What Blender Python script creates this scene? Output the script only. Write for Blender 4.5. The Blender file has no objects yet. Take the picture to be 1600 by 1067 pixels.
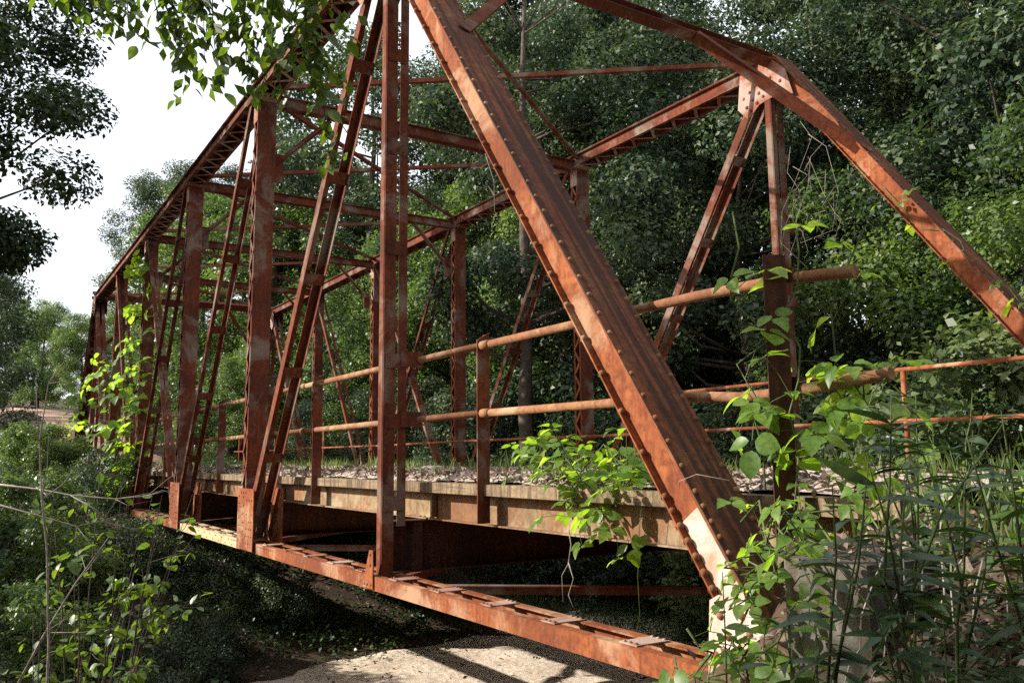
import bpy, math, random
import numpy as np
from mathutils import Vector, Matrix
random.seed(7)
RNG = np.random.default_rng(7)
SC = bpy.context.scene
COL = SC.collection

# ------------------------------------------------------------------ camera, sky, sun, exposure
CAM_POS = Vector((-3.082, 3.632, 1.182))
YAW, PITCH, ROLL = -0.566, 0.137, -0.009
cam_data = bpy.data.cameras.new('camera')
cam_data.sensor_width = 36.0
cam_data.lens = 36.0 * 1332.84 / 1600.0
cam_data.clip_start = 0.05
cam_data.clip_end = 900.0
cam = bpy.data.objects.new('camera', cam_data)
COL.objects.link(cam)
fw = Vector((math.cos(PITCH) * math.cos(YAW), math.cos(PITCH) * math.sin(YAW), math.sin(PITCH)))
rt = fw.cross(Vector((0, 0, 1))).normalized()
up = rt.cross(fw)
r_ = rt * math.cos(ROLL) + up * math.sin(ROLL)
u_ = up * math.cos(ROLL) - rt * math.sin(ROLL)
cam.matrix_world = Matrix.Translation(CAM_POS) @ Matrix((r_, u_, -fw)).transposed().to_4x4()
SC.camera = cam

SUN_EL, SUN_AZ = math.radians(27), math.radians(57)      # azimuth from +x towards +y
SUN = Vector((math.cos(SUN_EL) * math.cos(SUN_AZ), math.cos(SUN_EL) * math.sin(SUN_AZ), math.sin(SUN_EL)))
world = bpy.data.worlds.new('World')
SC.world = world
world.use_nodes = True
wn = world.node_tree.nodes
sky = wn.new('ShaderNodeTexSky')
sky.sky_type = 'NISHITA'
sky.sun_disc = False
sky.sun_elevation = SUN_EL
sky.sun_rotation = math.atan2(SUN.x, SUN.y)
sky.air_density = 1.0
sky.dust_density = 3.0
sky.ozone_density = 1.0
wn['Background'].inputs['Strength'].default_value = 0.10
haze = wn.new('ShaderNodeMix')                            # thin bright summer haze over the whole sky
haze.data_type = 'RGBA'
haze.inputs[0].default_value = 0.6
haze.inputs[7].default_value = (9.0, 9.3, 9.6, 1)
world.node_tree.links.new(sky.outputs[0], haze.inputs[6])
world.node_tree.links.new(haze.outputs[2], wn['Background'].inputs['Color'])
sun_data = bpy.data.lights.new('sun', 'SUN')
sun_data.energy = 5.0
sun_data.angle = math.radians(0.5)
sun_data.color = (1.0, 0.95, 0.86)
sun = bpy.data.objects.new('sun', sun_data)
COL.objects.link(sun)
sun.rotation_euler = (-SUN).to_track_quat('-Z', 'Y').to_euler()
SC.view_settings.view_transform = 'Standard'
SC.view_settings.look = 'None'
SC.view_settings.exposure = 1.05
SC.view_settings.gamma = 1.0
SC.view_settings.use_curve_mapping = False
SC.cycles.use_denoising = False
SC.cycles.max_bounces = 7
SC.cycles.diffuse_bounces = 4
SC.cycles.glossy_bounces = 2
SC.cycles.transmission_bounces = 4
SC.cycles.sample_clamp_indirect = 6.0

# ------------------------------------------------------------------ materials
MATS = {}
def nodes_of(name):
    m = bpy.data.materials.new(name)
    m.use_nodes = True
    MATS[name] = m
    return m, m.node_tree.nodes, m.node_tree.links, m.node_tree.nodes['Principled BSDF']
def noise(n, l, vec, scale, detail=4, rough=0.55, dist=0.0):
    t = n.new('ShaderNodeTexNoise')
    t.inputs['Scale'].default_value = scale
    t.inputs['Detail'].default_value = detail
    t.inputs['Roughness'].default_value = rough
    t.inputs['Distortion'].default_value = dist
    if vec is not None: l.new(vec, t.inputs['Vector'])
    return t.outputs['Fac']
def ramp(n, l, fac, stops):
    r = n.new('ShaderNodeValToRGB')
    while len(r.color_ramp.elements) < len(stops): r.color_ramp.elements.new(0.5)
    for e, (p, c) in zip(r.color_ramp.elements, stops):
        e.position = p
        e.color = (*c, 1) if len(c) == 3 else c
    l.new(fac, r.inputs['Fac'])
    return r.outputs['Color']
def mix(n, l, fac, a, b, blend='MIX'):
    m = n.new('ShaderNodeMix')
    m.data_type = 'RGBA'
    m.blend_type = blend
    for key, v in ((0, fac), (6, a), (7, b)):
        if isinstance(v, (int, float)): m.inputs[key].default_value = v
        elif isinstance(v, tuple): m.inputs[key].default_value = (*v, 1)
        else: l.new(v, m.inputs[key])
    return m.outputs[2]
def position(n):
    return n.new('ShaderNodeNewGeometry').outputs['Position']
def mapped(n, l, vec, scale=(1, 1, 1), rot=(0, 0, 0)):
    m = n.new('ShaderNodeMapping')
    m.inputs['Scale'].default_value = scale
    m.inputs['Rotation'].default_value = rot
    l.new(vec, m.inputs['Vector'])
    return m.outputs['Vector']
def bump(n, l, p, h, strength, dist):
    b = n.new('ShaderNodeBump')
    b.inputs['Strength'].default_value = strength
    b.inputs['Distance'].default_value = dist
    l.new(h, b.inputs['Height'])
    l.new(b.outputs['Normal'], p.inputs['Normal'])

def rust(name, base, orange, dark, pale=(0.42, 0.34, 0.30), pale_at=0.72, streak=None, rough=0.88):
    m, n, l, p = nodes_of(name)
    pos = position(n)
    a = noise(n, l, pos, 2.3, 6, 0.62, 0.4)
    b = noise(n, l, pos, 19.0, 5, 0.65)
    c = mix(n, l, ramp(n, l, a, [(0.36, (0, 0, 0)), (0.64, (1, 1, 1))]), base, orange)
    c = mix(n, l, ramp(n, l, b, [(0.44, (0, 0, 0)), (0.68, (0.85, 0.85, 0.85))]), c, dark)
    big = noise(n, l, pos, 0.8, 5, 0.6, 0.8)
    c = mix(n, l, ramp(n, l, big, [(0.42, (0, 0, 0)), (0.62, (0.6, 0.6, 0.6))]), c, dark)
    st = noise(n, l, mapped(n, l, pos, (9, 9, 0.8)), 2.0, 4)
    c = mix(n, l, ramp(n, l, st, [(0.48, (0, 0, 0)), (0.7, (0.7, 0.7, 0.7))]), c, dark)
    pf = noise(n, l, pos, 1.35, 7, 0.68, 0.6)
    c = mix(n, l, ramp(n, l, pf, [(pale_at - 0.12, (0, 0, 0)), (pale_at, (0.75, 0.75, 0.75))]), c, pale)
    if streak:
        ang, amount = streak
        sv = mapped(n, l, mapped(n, l, pos, rot=(0, ang, 0)), (0.35, 17.0, 0.6))
        sn = noise(n, l, sv, 1.0, 3, 0.6)
        c = mix(n, l, ramp(n, l, sn, [(0.45, (0, 0, 0)), (0.56, (amount,) * 3)]), c, (0.035, 0.024, 0.02))
    l.new(c, p.inputs['Base Color'])
    p.inputs['Roughness'].default_value = rough
    p.inputs['Specular IOR Level'].default_value = 0.12
    bump(n, l, p, noise(n, l, pos, 45, 6, 0.75), 0.6, 0.006)
    return m
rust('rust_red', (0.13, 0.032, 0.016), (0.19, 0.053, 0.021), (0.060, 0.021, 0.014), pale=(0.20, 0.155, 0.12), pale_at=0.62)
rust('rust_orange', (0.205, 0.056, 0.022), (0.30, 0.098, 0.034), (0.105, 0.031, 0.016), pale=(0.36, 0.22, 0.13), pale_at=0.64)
rust('rust_cover', (0.19, 0.058, 0.028), (0.24, 0.105, 0.05), (0.09, 0.035, 0.025), pale_at=0.9, streak=(math.atan2(6.868, 5.0), 0.72))
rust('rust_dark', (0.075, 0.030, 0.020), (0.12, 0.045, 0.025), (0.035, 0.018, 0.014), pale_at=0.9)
rust('rust_pale', (0.27, 0.14, 0.09), (0.33, 0.12, 0.06), (0.17, 0.065, 0.04), pale=(0.36, 0.28, 0.24), pale_at=0.58)
rust('bleached_plate', (0.40, 0.30, 0.24), (0.42, 0.22, 0.12), (0.36, 0.17, 0.09), pale=(0.50, 0.45, 0.41), pale_at=0.52)
rust('rust_pipe', (0.20, 0.085, 0.042), (0.26, 0.13, 0.06), (0.13, 0.052, 0.028), pale=(0.34, 0.22, 0.13), pale_at=0.62)
rust('stringer_paint', (0.215, 0.175, 0.10), (0.30, 0.135, 0.06), (0.13, 0.06, 0.032), pale=(0.30, 0.25, 0.16), pale_at=0.6)
rust('chord_splice', (0.36, 0.25, 0.12), (0.38, 0.16, 0.07), (0.22, 0.10, 0.05), pale=(0.45, 0.38, 0.22), pale_at=0.5)

def earth(name, stops, scale=3.0, rough=0.95, b=0.03, fine=28.0, drips=0.0):
    m, n, l, p = nodes_of(name)
    pos = position(n)
    a = noise(n, l, pos, scale, 8, 0.65)
    c = ramp(n, l, a, stops)
    f = noise(n, l, pos, fine, 6, 0.7)
    c = mix(n, l, 0.6, c, ramp(n, l, f, [(0.3, (0.35, 0.35, 0.35)), (0.7, (1.5, 1.5, 1.5))]), 'MULTIPLY')
    if drips:
        dn = noise(n, l, mapped(n, l, pos, (7, 7, 0.9)), 2.2, 5, 0.65)
        c = mix(n, l, ramp(n, l, dn, [(0.45, (0, 0, 0)), (0.62, (drips,) * 3)]), c, (0.05, 0.03, 0.018))
        gn = noise(n, l, mapped(n, l, pos, (0.6, 9, 14)), 2.0, 4, 0.6)
        c = mix(n, l, ramp(n, l, gn, [(0.5, (0, 0, 0)), (0.66, (0.6, 0.6, 0.6))]), c, (0.075, 0.055, 0.038))
    l.new(c, p.inputs['Base Color'])
    p.inputs['Roughness'].default_value = rough
    p.inputs['Specular IOR Level'].default_value = 0.15
    bump(n, l, p, f, 0.7, b)
    return m
earth('soil', [(0.3, (0.040, 0.027, 0.018)), (0.55, (0.078, 0.050, 0.033)), (0.75, (0.115, 0.076, 0.052))], 1.6)
earth('sand', [(0.3, (0.47, 0.37, 0.27)), (0.6, (0.63, 0.52, 0.41)), (0.8, (0.70, 0.60, 0.49))], 1.1, b=0.04, fine=9)
earth('gravel', [(0.3, (0.36, 0.28, 0.22)), (0.55, (0.48, 0.39, 0.32)), (0.8, (0.56, 0.47, 0.40))], 2.5, fine=40)
earth('clay_road', [(0.3, (0.34, 0.21, 0.14)), (0.7, (0.46, 0.31, 0.22))], 0.8)
earth('concrete', [(0.3, (0.07, 0.062, 0.05)), (0.55, (0.13, 0.12, 0.10)), (0.8, (0.20, 0.185, 0.16))], 2.8, b=0.012, drips=0.7)
earth('weathered_timber', [(0.3, (0.15, 0.105, 0.062)), (0.6, (0.25, 0.18, 0.11)), (0.8, (0.32, 0.24, 0.155))], 2.0, b=0.01, drips=0.75)
earth('bark', [(0.3, (0.045, 0.035, 0.027)), (0.7, (0.12, 0.095, 0.075))], 6.0, b=0.03)
earth('grey_twig', [(0.3, (0.17, 0.14, 0.115)), (0.7, (0.34, 0.29, 0.25))], 9.0, b=0.004)
earth('green_stem', [(0.3, (0.05, 0.075, 0.03)), (0.7, (0.11, 0.13, 0.05))], 9.0, b=0.002)

def leafy(name, c1, c2, c3, trans=0.35, tint=(1.25, 1.35, 0.45), rough=0.42, spec=0.5, clump=None):
    m, n, l, p = nodes_of(name)
    geo = n.new('ShaderNodeNewGeometry')
    oi = n.new('ShaderNodeObjectInfo')
    add = n.new('ShaderNodeMath'); add.operation = 'ADD'
    l.new(geo.outputs['Random Per Island'], add.inputs[0]); l.new(oi.outputs['Random'], add.inputs[1])
    fr = n.new('ShaderNodeMath'); fr.operation = 'FRACT'
    l.new(add.outputs[0], fr.inputs[0])
    c = ramp(n, l, fr.outputs[0], [(0.0, c1), (0.55, c2), (1.0, c3)])
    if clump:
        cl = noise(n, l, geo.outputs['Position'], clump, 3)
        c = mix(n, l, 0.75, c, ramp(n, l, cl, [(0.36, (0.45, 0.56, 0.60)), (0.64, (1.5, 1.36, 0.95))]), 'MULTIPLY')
    blot = noise(n, l, geo.outputs['Position'], 38, 3)
    c = mix(n, l, 1.0, c, ramp(n, l, blot, [(0.36, (0.72, 0.70, 0.75)), (0.55, (1, 1, 1)), (0.72, (1.3, 1.12, 0.9))]), 'MULTIPLY')
    l.new(c, p.inputs['Base Color'])
    p.inputs['Roughness'].default_value = rough
    p.inputs['Specular IOR Level'].default_value = spec
    tr = n.new('ShaderNodeBsdfTranslucent')
    l.new(mix(n, l, 1.0, c, tint, 'MULTIPLY'), tr.inputs['Color'])
    ms = n.new('ShaderNodeMixShader')
    ms.inputs[0].default_value = trans
    l.new(p.outputs[0], ms.inputs[1]); l.new(tr.outputs[0], ms.inputs[2])
    l.new(ms.outputs[0], n['Material Output'].inputs['Surface'])
    return m
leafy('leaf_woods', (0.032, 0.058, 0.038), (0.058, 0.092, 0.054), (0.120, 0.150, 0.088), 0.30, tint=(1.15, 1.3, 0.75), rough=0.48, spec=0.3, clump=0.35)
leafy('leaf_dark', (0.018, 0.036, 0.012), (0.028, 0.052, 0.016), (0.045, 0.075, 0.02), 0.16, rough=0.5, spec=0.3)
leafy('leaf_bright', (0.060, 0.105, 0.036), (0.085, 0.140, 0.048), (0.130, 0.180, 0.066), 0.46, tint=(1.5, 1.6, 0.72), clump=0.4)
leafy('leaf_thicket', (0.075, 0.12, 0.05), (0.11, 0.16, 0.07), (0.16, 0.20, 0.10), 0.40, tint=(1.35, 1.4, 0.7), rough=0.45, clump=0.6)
leafy('leaf_kudzu', (0.09, 0.18, 0.028), (0.13, 0.24, 0.04), (0.18, 0.28, 0.055), 0.62, tint=(2.4, 2.15, 0.55))
leafy('leaf_branch', (0.055, 0.10, 0.022), (0.075, 0.13, 0.028), (0.11, 0.16, 0.035), 0.45, tint=(1.7, 1.7, 0.4))
leafy('leaf_weed', (0.030, 0.062, 0.024), (0.045, 0.085, 0.028), (0.065, 0.105, 0.034), 0.3)
leafy('needle', (0.040, 0.065, 0.035), (0.055, 0.085, 0.042), (0.080, 0.105, 0.050), 0.2, rough=0.55)
leafy('grass_blade', (0.08, 0.14, 0.035), (0.12, 0.18, 0.05), (0.18, 0.21, 0.075), 0.4, rough=0.5)
leafy('dead_leaf', (0.10, 0.065, 0.045), (0.17, 0.125, 0.095), (0.30, 0.24, 0.19), 0.15, tint=(1, 1, 1), rough=0.8, spec=0.2)

# ------------------------------------------------------------------ mesh helpers
def V(*a): return Vector(a)
class MB:
    """collects shapes, then links them as one mesh object"""
    def __init__(self): self.v, self.f, self.s = [], [], []
    def add(self, vs, fs, smooth=False):
        o = len(self.v)
        self.v += [tuple(x) for x in vs]
        self.f += [tuple(i + o for i in f) for f in fs]
        self.s += [smooth] * len(fs)
        return self
    def prism(self, P, Q, prof, upv=(0, 0, 1), side=None):
        """polygon profile [(s,u)] swept from P to Q"""
        P, Q = Vector(P), Vector(Q)
        d = (Q - P).normalized()
        if side is None: s = d.cross(Vector(upv)).normalized()
        else: s = Vector(side); s = (s - d * s.dot(d)).normalized()
        u = s.cross(d)
        if side is not None and u.dot(Vector(upv)) < 0: u = -u
        k = len(prof)
        vs = [P + s * a + u * b for a, b in prof] + [Q + s * a + u * b for a, b in prof]
        fs = [(i, (i + 1) % k, (i + 1) % k + k, i + k) for i in range(k)]
        fs += [tuple(range(k))[::-1], tuple(range(k, 2 * k))]
        return self.add(vs, fs)
    def bar(self, P, Q, w, h, upv=(0, 0, 1), off=(0, 0)):
        a, b = off
        return self.prism(P, Q, [(a - w / 2, b - h / 2), (a + w / 2, b - h / 2), (a + w / 2, b + h / 2), (a - w / 2, b + h / 2)], upv)
    def box(self, lo, hi):
        x0, y0, z0 = lo; x1, y1, z1 = hi
        vs = [(x0, y0, z0), (x1, y0, z0), (x1, y1, z0), (x0, y1, z0), (x0, y0, z1), (x1, y0, z1), (x1, y1, z1), (x0, y1, z1)]
        return self.add(vs, [(0, 3, 2, 1), (4, 5, 6, 7), (0, 1, 5, 4), (1, 2, 6, 5), (2, 3, 7, 6), (3, 0, 4, 7)])
    def tube(self, pts, radii, k=8, cap=True):
        pts = [Vector(p) for p in pts]
        if not hasattr(radii, '__len__'): radii = [radii] * len(pts)
        vs, fs = [], []
        ref = None
        for i, p in enumerate(pts):
            d = (pts[min(i + 1, len(pts) - 1)] - pts[max(i - 1, 0)]).normalized()
            if ref is None: ref = d.orthogonal().normalized()
            a = (ref - d * ref.dot(d)).normalized(); ref = a
            b = d.cross(a)
            for j in range(k):
                t = 2 * math.pi * j / k
                vs.append(p + (a * math.cos(t) + b * math.sin(t)) * radii[i])
        for i in range(len(pts) - 1):
            for j in range(k):
                fs.append((i * k + j, i * k + (j + 1) % k, (i + 1) * k + (j + 1) % k, (i + 1) * k + j))
        self.add(vs, fs, True)
        if cap:
            o = len(self.v) - len(vs)
            self.f += [tuple(range(o, o + k))[::-1], tuple(range(o + len(vs) - k, o + len(vs)))]
            self.s += [False, False]
        return self
    def dome(self, c, nrm, r, h, k=7):
        c, nrm = Vector(c), Vector(nrm).normalized()
        a = nrm.orthogonal().normalized(); b = nrm.cross(a)
        vs, fs = [], []
        for ri, hi in ((1.0, 0.0), (0.78, 0.62)):
            for j in range(k):
                t = 2 * math.pi * j / k
                vs.append(c + (a * math.cos(t) + b * math.sin(t)) * r * ri + nrm * h * hi)
        vs.append(c + nrm * h)
        for j in range(k):
            fs.append((j, (j + 1) % k, k + (j + 1) % k, k + j))
            fs.append((k + j, k + (j + 1) % k, 2 * k))
        return self.add(vs, fs, True)
    def mesh(self, name, mat):
        me = bpy.data.meshes.new(name)
        me.from_pydata(self.v, [], self.f)
        me.polygons.foreach_set('use_smooth', self.s)
        me.materials.append(MATS[mat])
        me.update()
        return me
    def build(self, name, mat, parent=None, origin=None):
        if origin is not None:
            o_ = Vector(origin)
            self.v = [tuple(Vector(x) - o_) for x in self.v]
        return link(name, self.mesh(name, mat), parent, origin if parent is None else None)
def link(name, data, parent=None, loc=None, kind=None):
    o = bpy.data.objects.new(name, data)
    COL.objects.link(o)
    if loc is not None: o.location = loc
    if parent is not None: o.parent = parent
    if kind: o['kind'] = kind
    return o
def tag(o, label, cat, group=None):
    o['label'] = label; o['category'] = cat
    if group: o['group'] = group
    return o
def thing(name, label, cat, loc=(0, 0, 0), group=None):
    return tag(link(name, None, None, loc), label, cat, group)

def np_mesh(name, verts, quads, mat, smooth=False):
    me = bpy.data.meshes.new(name)
    nv, nq = len(verts), len(quads)
    me.vertices.add(nv); me.loops.add(nq * 4); me.polygons.add(nq)
    me.vertices.foreach_set('co', np.asarray(verts, np.float32).ravel())
    me.loops.foreach_set('vertex_index', np.asarray(quads, np.int32).ravel())
    me.polygons.foreach_set('loop_start', np.arange(0, nq * 4, 4, dtype=np.int32))
    if smooth: me.polygons.foreach_set('use_smooth', np.ones(nq, bool))
    me.materials.append(MATS[mat])
    me.update(calc_edges=True)
    return me
def unit(a): return a / np.maximum(np.linalg.norm(a, axis=-1, keepdims=True), 1e-9)
def leaf_quads(pos, axis, nrm, length, width, fold=0.22):
    """one folded diamond per leaf"""
    axis = unit(axis); side = unit(np.cross(axis, nrm)); nn = np.cross(side, axis)
    L, Wd = length[:, None], width[:, None]
    b = pos; t = pos + axis * L
    m1 = pos + axis * L * 0.45 + side * Wd * 0.5 + nn * Wd * fold
    m2 = pos + axis * L * 0.45 - side * Wd * 0.5 + nn * Wd * fold
    v = np.stack([b, m1, t, m2], 1).reshape(-1, 3)
    return v, np.arange(len(v)).reshape(-1, 4)

# ------------------------------------------------------------------ terrain
def sstep(a, b, x):
    t = np.clip((x - a) / (b - a), 0, 1)
    return t * t * (3 - 2 * t)
def wob(x, y):
    return (np.sin(x * 0.9 + 1.3) * np.cos(y * 1.1 - .4) * .5 + np.sin(x * 2.3 - y * 1.7) * .28 + np.sin(x * 5.1 + y * 4.3 + 2) * .12
            + np.sin(x * 9.7 - y * 8.1) * .06)
BED = -2.3
def ground(x, y):
    x = np.asarray(x, float); y = np.asarray(y, float)
    left = np.clip(0.93 - 0.36 * np.maximum(y + 0.2, 0), -0.75, 1.0)
    right = 0.93 - 0.5 * sstep(-6.4, -9.5, y)
    plat = np.where(y > -3, left, right)
    hill = np.minimum(np.maximum(x - 42, 0) * 0.125, 4.2 + np.maximum(x - 76, 0) * .07) + np.maximum(np.abs(y + 3) - 14, 0) * 0.05
    off = sstep(0.0, 1.2, np.abs(y + 3.1) - 3.0)
    plat = plat + hill + wob(x, y) * 0.10 * off
    plat = plat - 0.62 * np.exp(-((x + .75) / .62) ** 2 - ((y - 1.15) / .55) ** 2)
    plat = plat - 0.75 * np.exp(-((x - .35) / .8) ** 2 - ((y - 1.0) / .75) ** 2)
    xc = 9.0 - 0.25 * (y + 5)
    near = sstep(xc - 4.2, np.minimum(xc - 8.6, -0.2), x)
    far = sstep(xc + 3.0, xc + 17.0, x)
    c = np.maximum(near, far)
    bed = BED + wob(x * .7, y * .8) * 0.07
    z = bed + (plat - bed) * c + wob(x * 1.3, y * 1.2) * 0.16 * (c * (1 - c) * 4)
    return z
def gz(x, y): return float(ground(x, y))
def axis_pts(lo, hi, fine_lo, fine_hi, df, dc):
    a = np.arange(fine_lo, fine_hi + 1e-6, df)
    b = [fine_lo]
    s = df
    while b[-1] > lo: s = min(s * 1.2, dc); b.append(b[-1] - s)
    c = [fine_hi]; s = df
    while c[-1] < hi: s = min(s * 1.2, dc); c.append(c[-1] + s)
    return np.array(b[:0:-1] + list(a) + c[1:])
def grid_mesh(name, xs, ys, zf, mat):
    X, Y = np.meshgrid(xs, ys, indexing='ij')
    Z = zf(X, Y)
    nx, ny = len(xs), len(ys)
    i = (np.arange(nx - 1)[:, None] * ny + np.arange(ny - 1)[None]).ravel()
    q = np.stack([i, i + ny, i + ny + 1, i + 1], 1)
    return np_mesh(name, np.stack([X, Y, Z], -1).reshape(-1, 3), q, mat, True)
o = link('terrain', grid_mesh('terrain', axis_pts(-60, 420, -6, 26, 0.22, 8), axis_pts(-220, 200, -12, 7, 0.22, 8), ground, 'soil'), kind='structure')
# sandy creek bed, a sheet that pinches out under the banks
def sand_z(x, y):
    xc = 9.0 - 0.25 * (y + 5)
    d = np.abs(x - (xc - 0.4)) - 3.6 + wob(x * .8, y * .6) * .5
    return BED + 0.06 + wob(x * 2, y * 2) * 0.05 + wob(x * 5, y * 4) * .02 - 0.35 * np.maximum(d, 0)
link('creek_sand', grid_mesh('creek_sand', np.arange(2, 17, 0.2), np.arange(-16, 5, 0.2), sand_z, 'sand'), kind='structure')
def strip(name, pts, width, lift, mat, n=60):
    vs, qs = [], []
    P = [Vector(p) for p in pts]
    seg = []
    for i in range(n + 1):
        t = i / n * (len(P) - 1); k = min(int(t), len(P) - 2); f = t - k
        p0, p1, p2, p3 = P[max(k - 1, 0)], P[k], P[k + 1], P[min(k + 2, len(P) - 1)]
        seg.append(0.5 * ((2 * p1) + (p2 - p0) * f + (2 * p0 - 5 * p1 + 4 * p2 - p3) * f * f + (3 * p1 - p0 - 3 * p2 + p3) * f ** 3))
    m = 8
    for i, p in enumerate(seg):
        d = (seg[min(i + 1, n)] - seg[max(i - 1, 0)]).normalized(); s = Vector((-d.y, d.x))
        for j in range(m + 1):
            w_ = width * (1 + 0.08 * math.sin(i * 1.7 + (j > 4) * 2))
            q = p + s * (j / m - 0.5) * w_
            vs.append((q.x, q.y, gz(q.x, q.y) + lift))
    for i in range(n):
        for j in range(m): qs.append((i * (m + 1) + j, (i + 1) * (m + 1) + j, (i + 1) * (m + 1) + j + 1, i * (m + 1) + j + 1))
    return link(name, np_mesh(name, vs, qs, mat, True), kind='structure')
strip('far_road', [(34.6, -3.1), (46, -3.1), (62, -2.9), (80, -2.6), (104, .5), (130, 8)], 3.9, 0.05, 'clay_road')
strip('near_road', [(-28, -3.4), (-14, -3.2), (-0.45, -3.1)], 4.6, 0.03, 'gravel', 40)

# ------------------------------------------------------------------ the bridge
PN, H, W, NP = 5.0, 6.868, 6.26, 7
bridge = thing('truss_bridge', 'rusty red riveted steel through truss bridge spanning the sandy creek', 'bridge')
END_N = 7
rivet_me = {}
def rivet_mesh(mat):
    if mat not in rivet_me:
        rivet_me[mat] = MB().dome((0, 0, 0), (0, 0, 1), 1.0, 0.72, 8).mesh('rivet', mat)
    return rivet_me[mat]
loose_rivets = MB()
n_riv = [0]
def rivet(c, nrm, r, parent=None, mat='rust_orange'):
    """a rivet of its own where it shows large, else part of the joined rest"""
    if parent is None or n_riv[0] >= 300:
        loose_rivets.dome(c, nrm, r, r * 0.72, 6); return
    n_riv[0] += 1
    o = link('rivet', rivet_mesh(mat), parent)
    o.matrix_local = Matrix.Translation(Vector(c)) @ Vector(nrm).to_track_quat('Z', 'Y').to_matrix().to_4x4() @ Matrix.Scale(r * random.uniform(.92, 1.08), 4)
bar_me = MB().box((-.5, -.5, -.5), (.5, .5, .5))
bar_meshes = {}
loose_lacing = MB()
n_lac = [0]
def lace(P, Q, w, t, nrm, parent=None, mat='rust_red'):
    """one lacing bar from P to Q lying flat against nrm"""
    P, Q, nrm = Vector(P), Vector(Q), Vector(nrm).normalized()
    if parent is None or n_lac[0] >= 300:
        loose_lacing.bar(P, Q, w, t, nrm); return
    n_lac[0] += 1
    if mat not in bar_meshes: bar_meshes[mat] = bar_me.mesh('lacing_bar', mat)
    d = (Q - P); L = d.length; d.normalize(); s = d.cross(nrm).normalized()
    o = link('lacing_bar', bar_meshes[mat], parent)
    R = Matrix((d, s, nrm)).transposed().to_4x4()
    o.matrix_local = Matrix.Translation((P + Q) / 2) @ R @ Matrix.Diagonal((L, w, t, 1))
def chan(y0, n0, n1, out, fl=0.065, t=0.011):
    """channel profile (side, up): web at y0, flanges towards out"""
    a, b, c = y0, y0 + out * t, y0 + out * fl
    return [(a, n0), (c, n0), (c, n0 + t), (b, n0 + t), (b, n1 - t), (c, n1 - t), (c, n1), (a, n1)]
YS = Vector((0, 1, 0))
def zigzag(P, Q, nrm, half, side, pitch, w, parent, mat, off=0.0, r=0.014, single=True, own_riv=False):
    """V lacing between two lines either side of P-Q"""
    P, Q, side, nrm = Vector(P), Vector(Q), Vector(side), Vector(nrm)
    L = (Q - P).length; n = max(2, int(round(L / pitch)))
    for i in range(n):
        a = P + (Q - P) * (i / n); b = P + (Q - P) * ((i + 1) / n)
        s = 1 if i % 2 == 0 else -1
        lift = nrm * (off + 0.0035 * (1 if i % 2 else 2.2))
        lace(a + side * half * s + lift, b - side * half * s + lift, w, 0.007, nrm, parent, mat)
        rivet(a + side * half * s + lift + nrm * 0.004, nrm, r, None)
def box_member(name, P, Q, nv, Y, n0, n1, cover_mat, web_mat, near, lace_own, cover_name='cover_plate'):
    """built-up chord: two channels, cover plate on top, lacing beneath"""
    P, Q, nv = Vector(P), Vector(Q), Vector(nv)
    e = link(name, None, bridge)
    for s in (1, -1):
        m = MB()
        m.prism(P, Q, [(a, b) for a, b in chan(0.12 * s, n0, n1, s)], nv, side=YS)
        m.build('channel', web_mat if s * near > 0 or True else 'rust_red', e)
    MB().prism(P, Q, [(-0.19, n1 + .001), (0.19, n1 + .001), (0.19, n1 + 0.013), (-0.19, n1 + 0.013)], nv, side=YS).build(cover_name, cover_mat, e)
    zigzag(P + nv * (n0 - 0.004), Q + nv * (n0 - 0.004), -nv, 0.15, YS, 0.27, 0.055, e if lace_own else None, 'rust_pale' if lace_own else 'rust_red')
    return e

SL = math.hypot(PN, H)
T_ = Vector((PN / SL, 0, H / SL)); N_ = Vector((-H / SL, 0, PN / SL))
def node(i, z, Y): return Vector((i * PN, Y, z))

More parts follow.
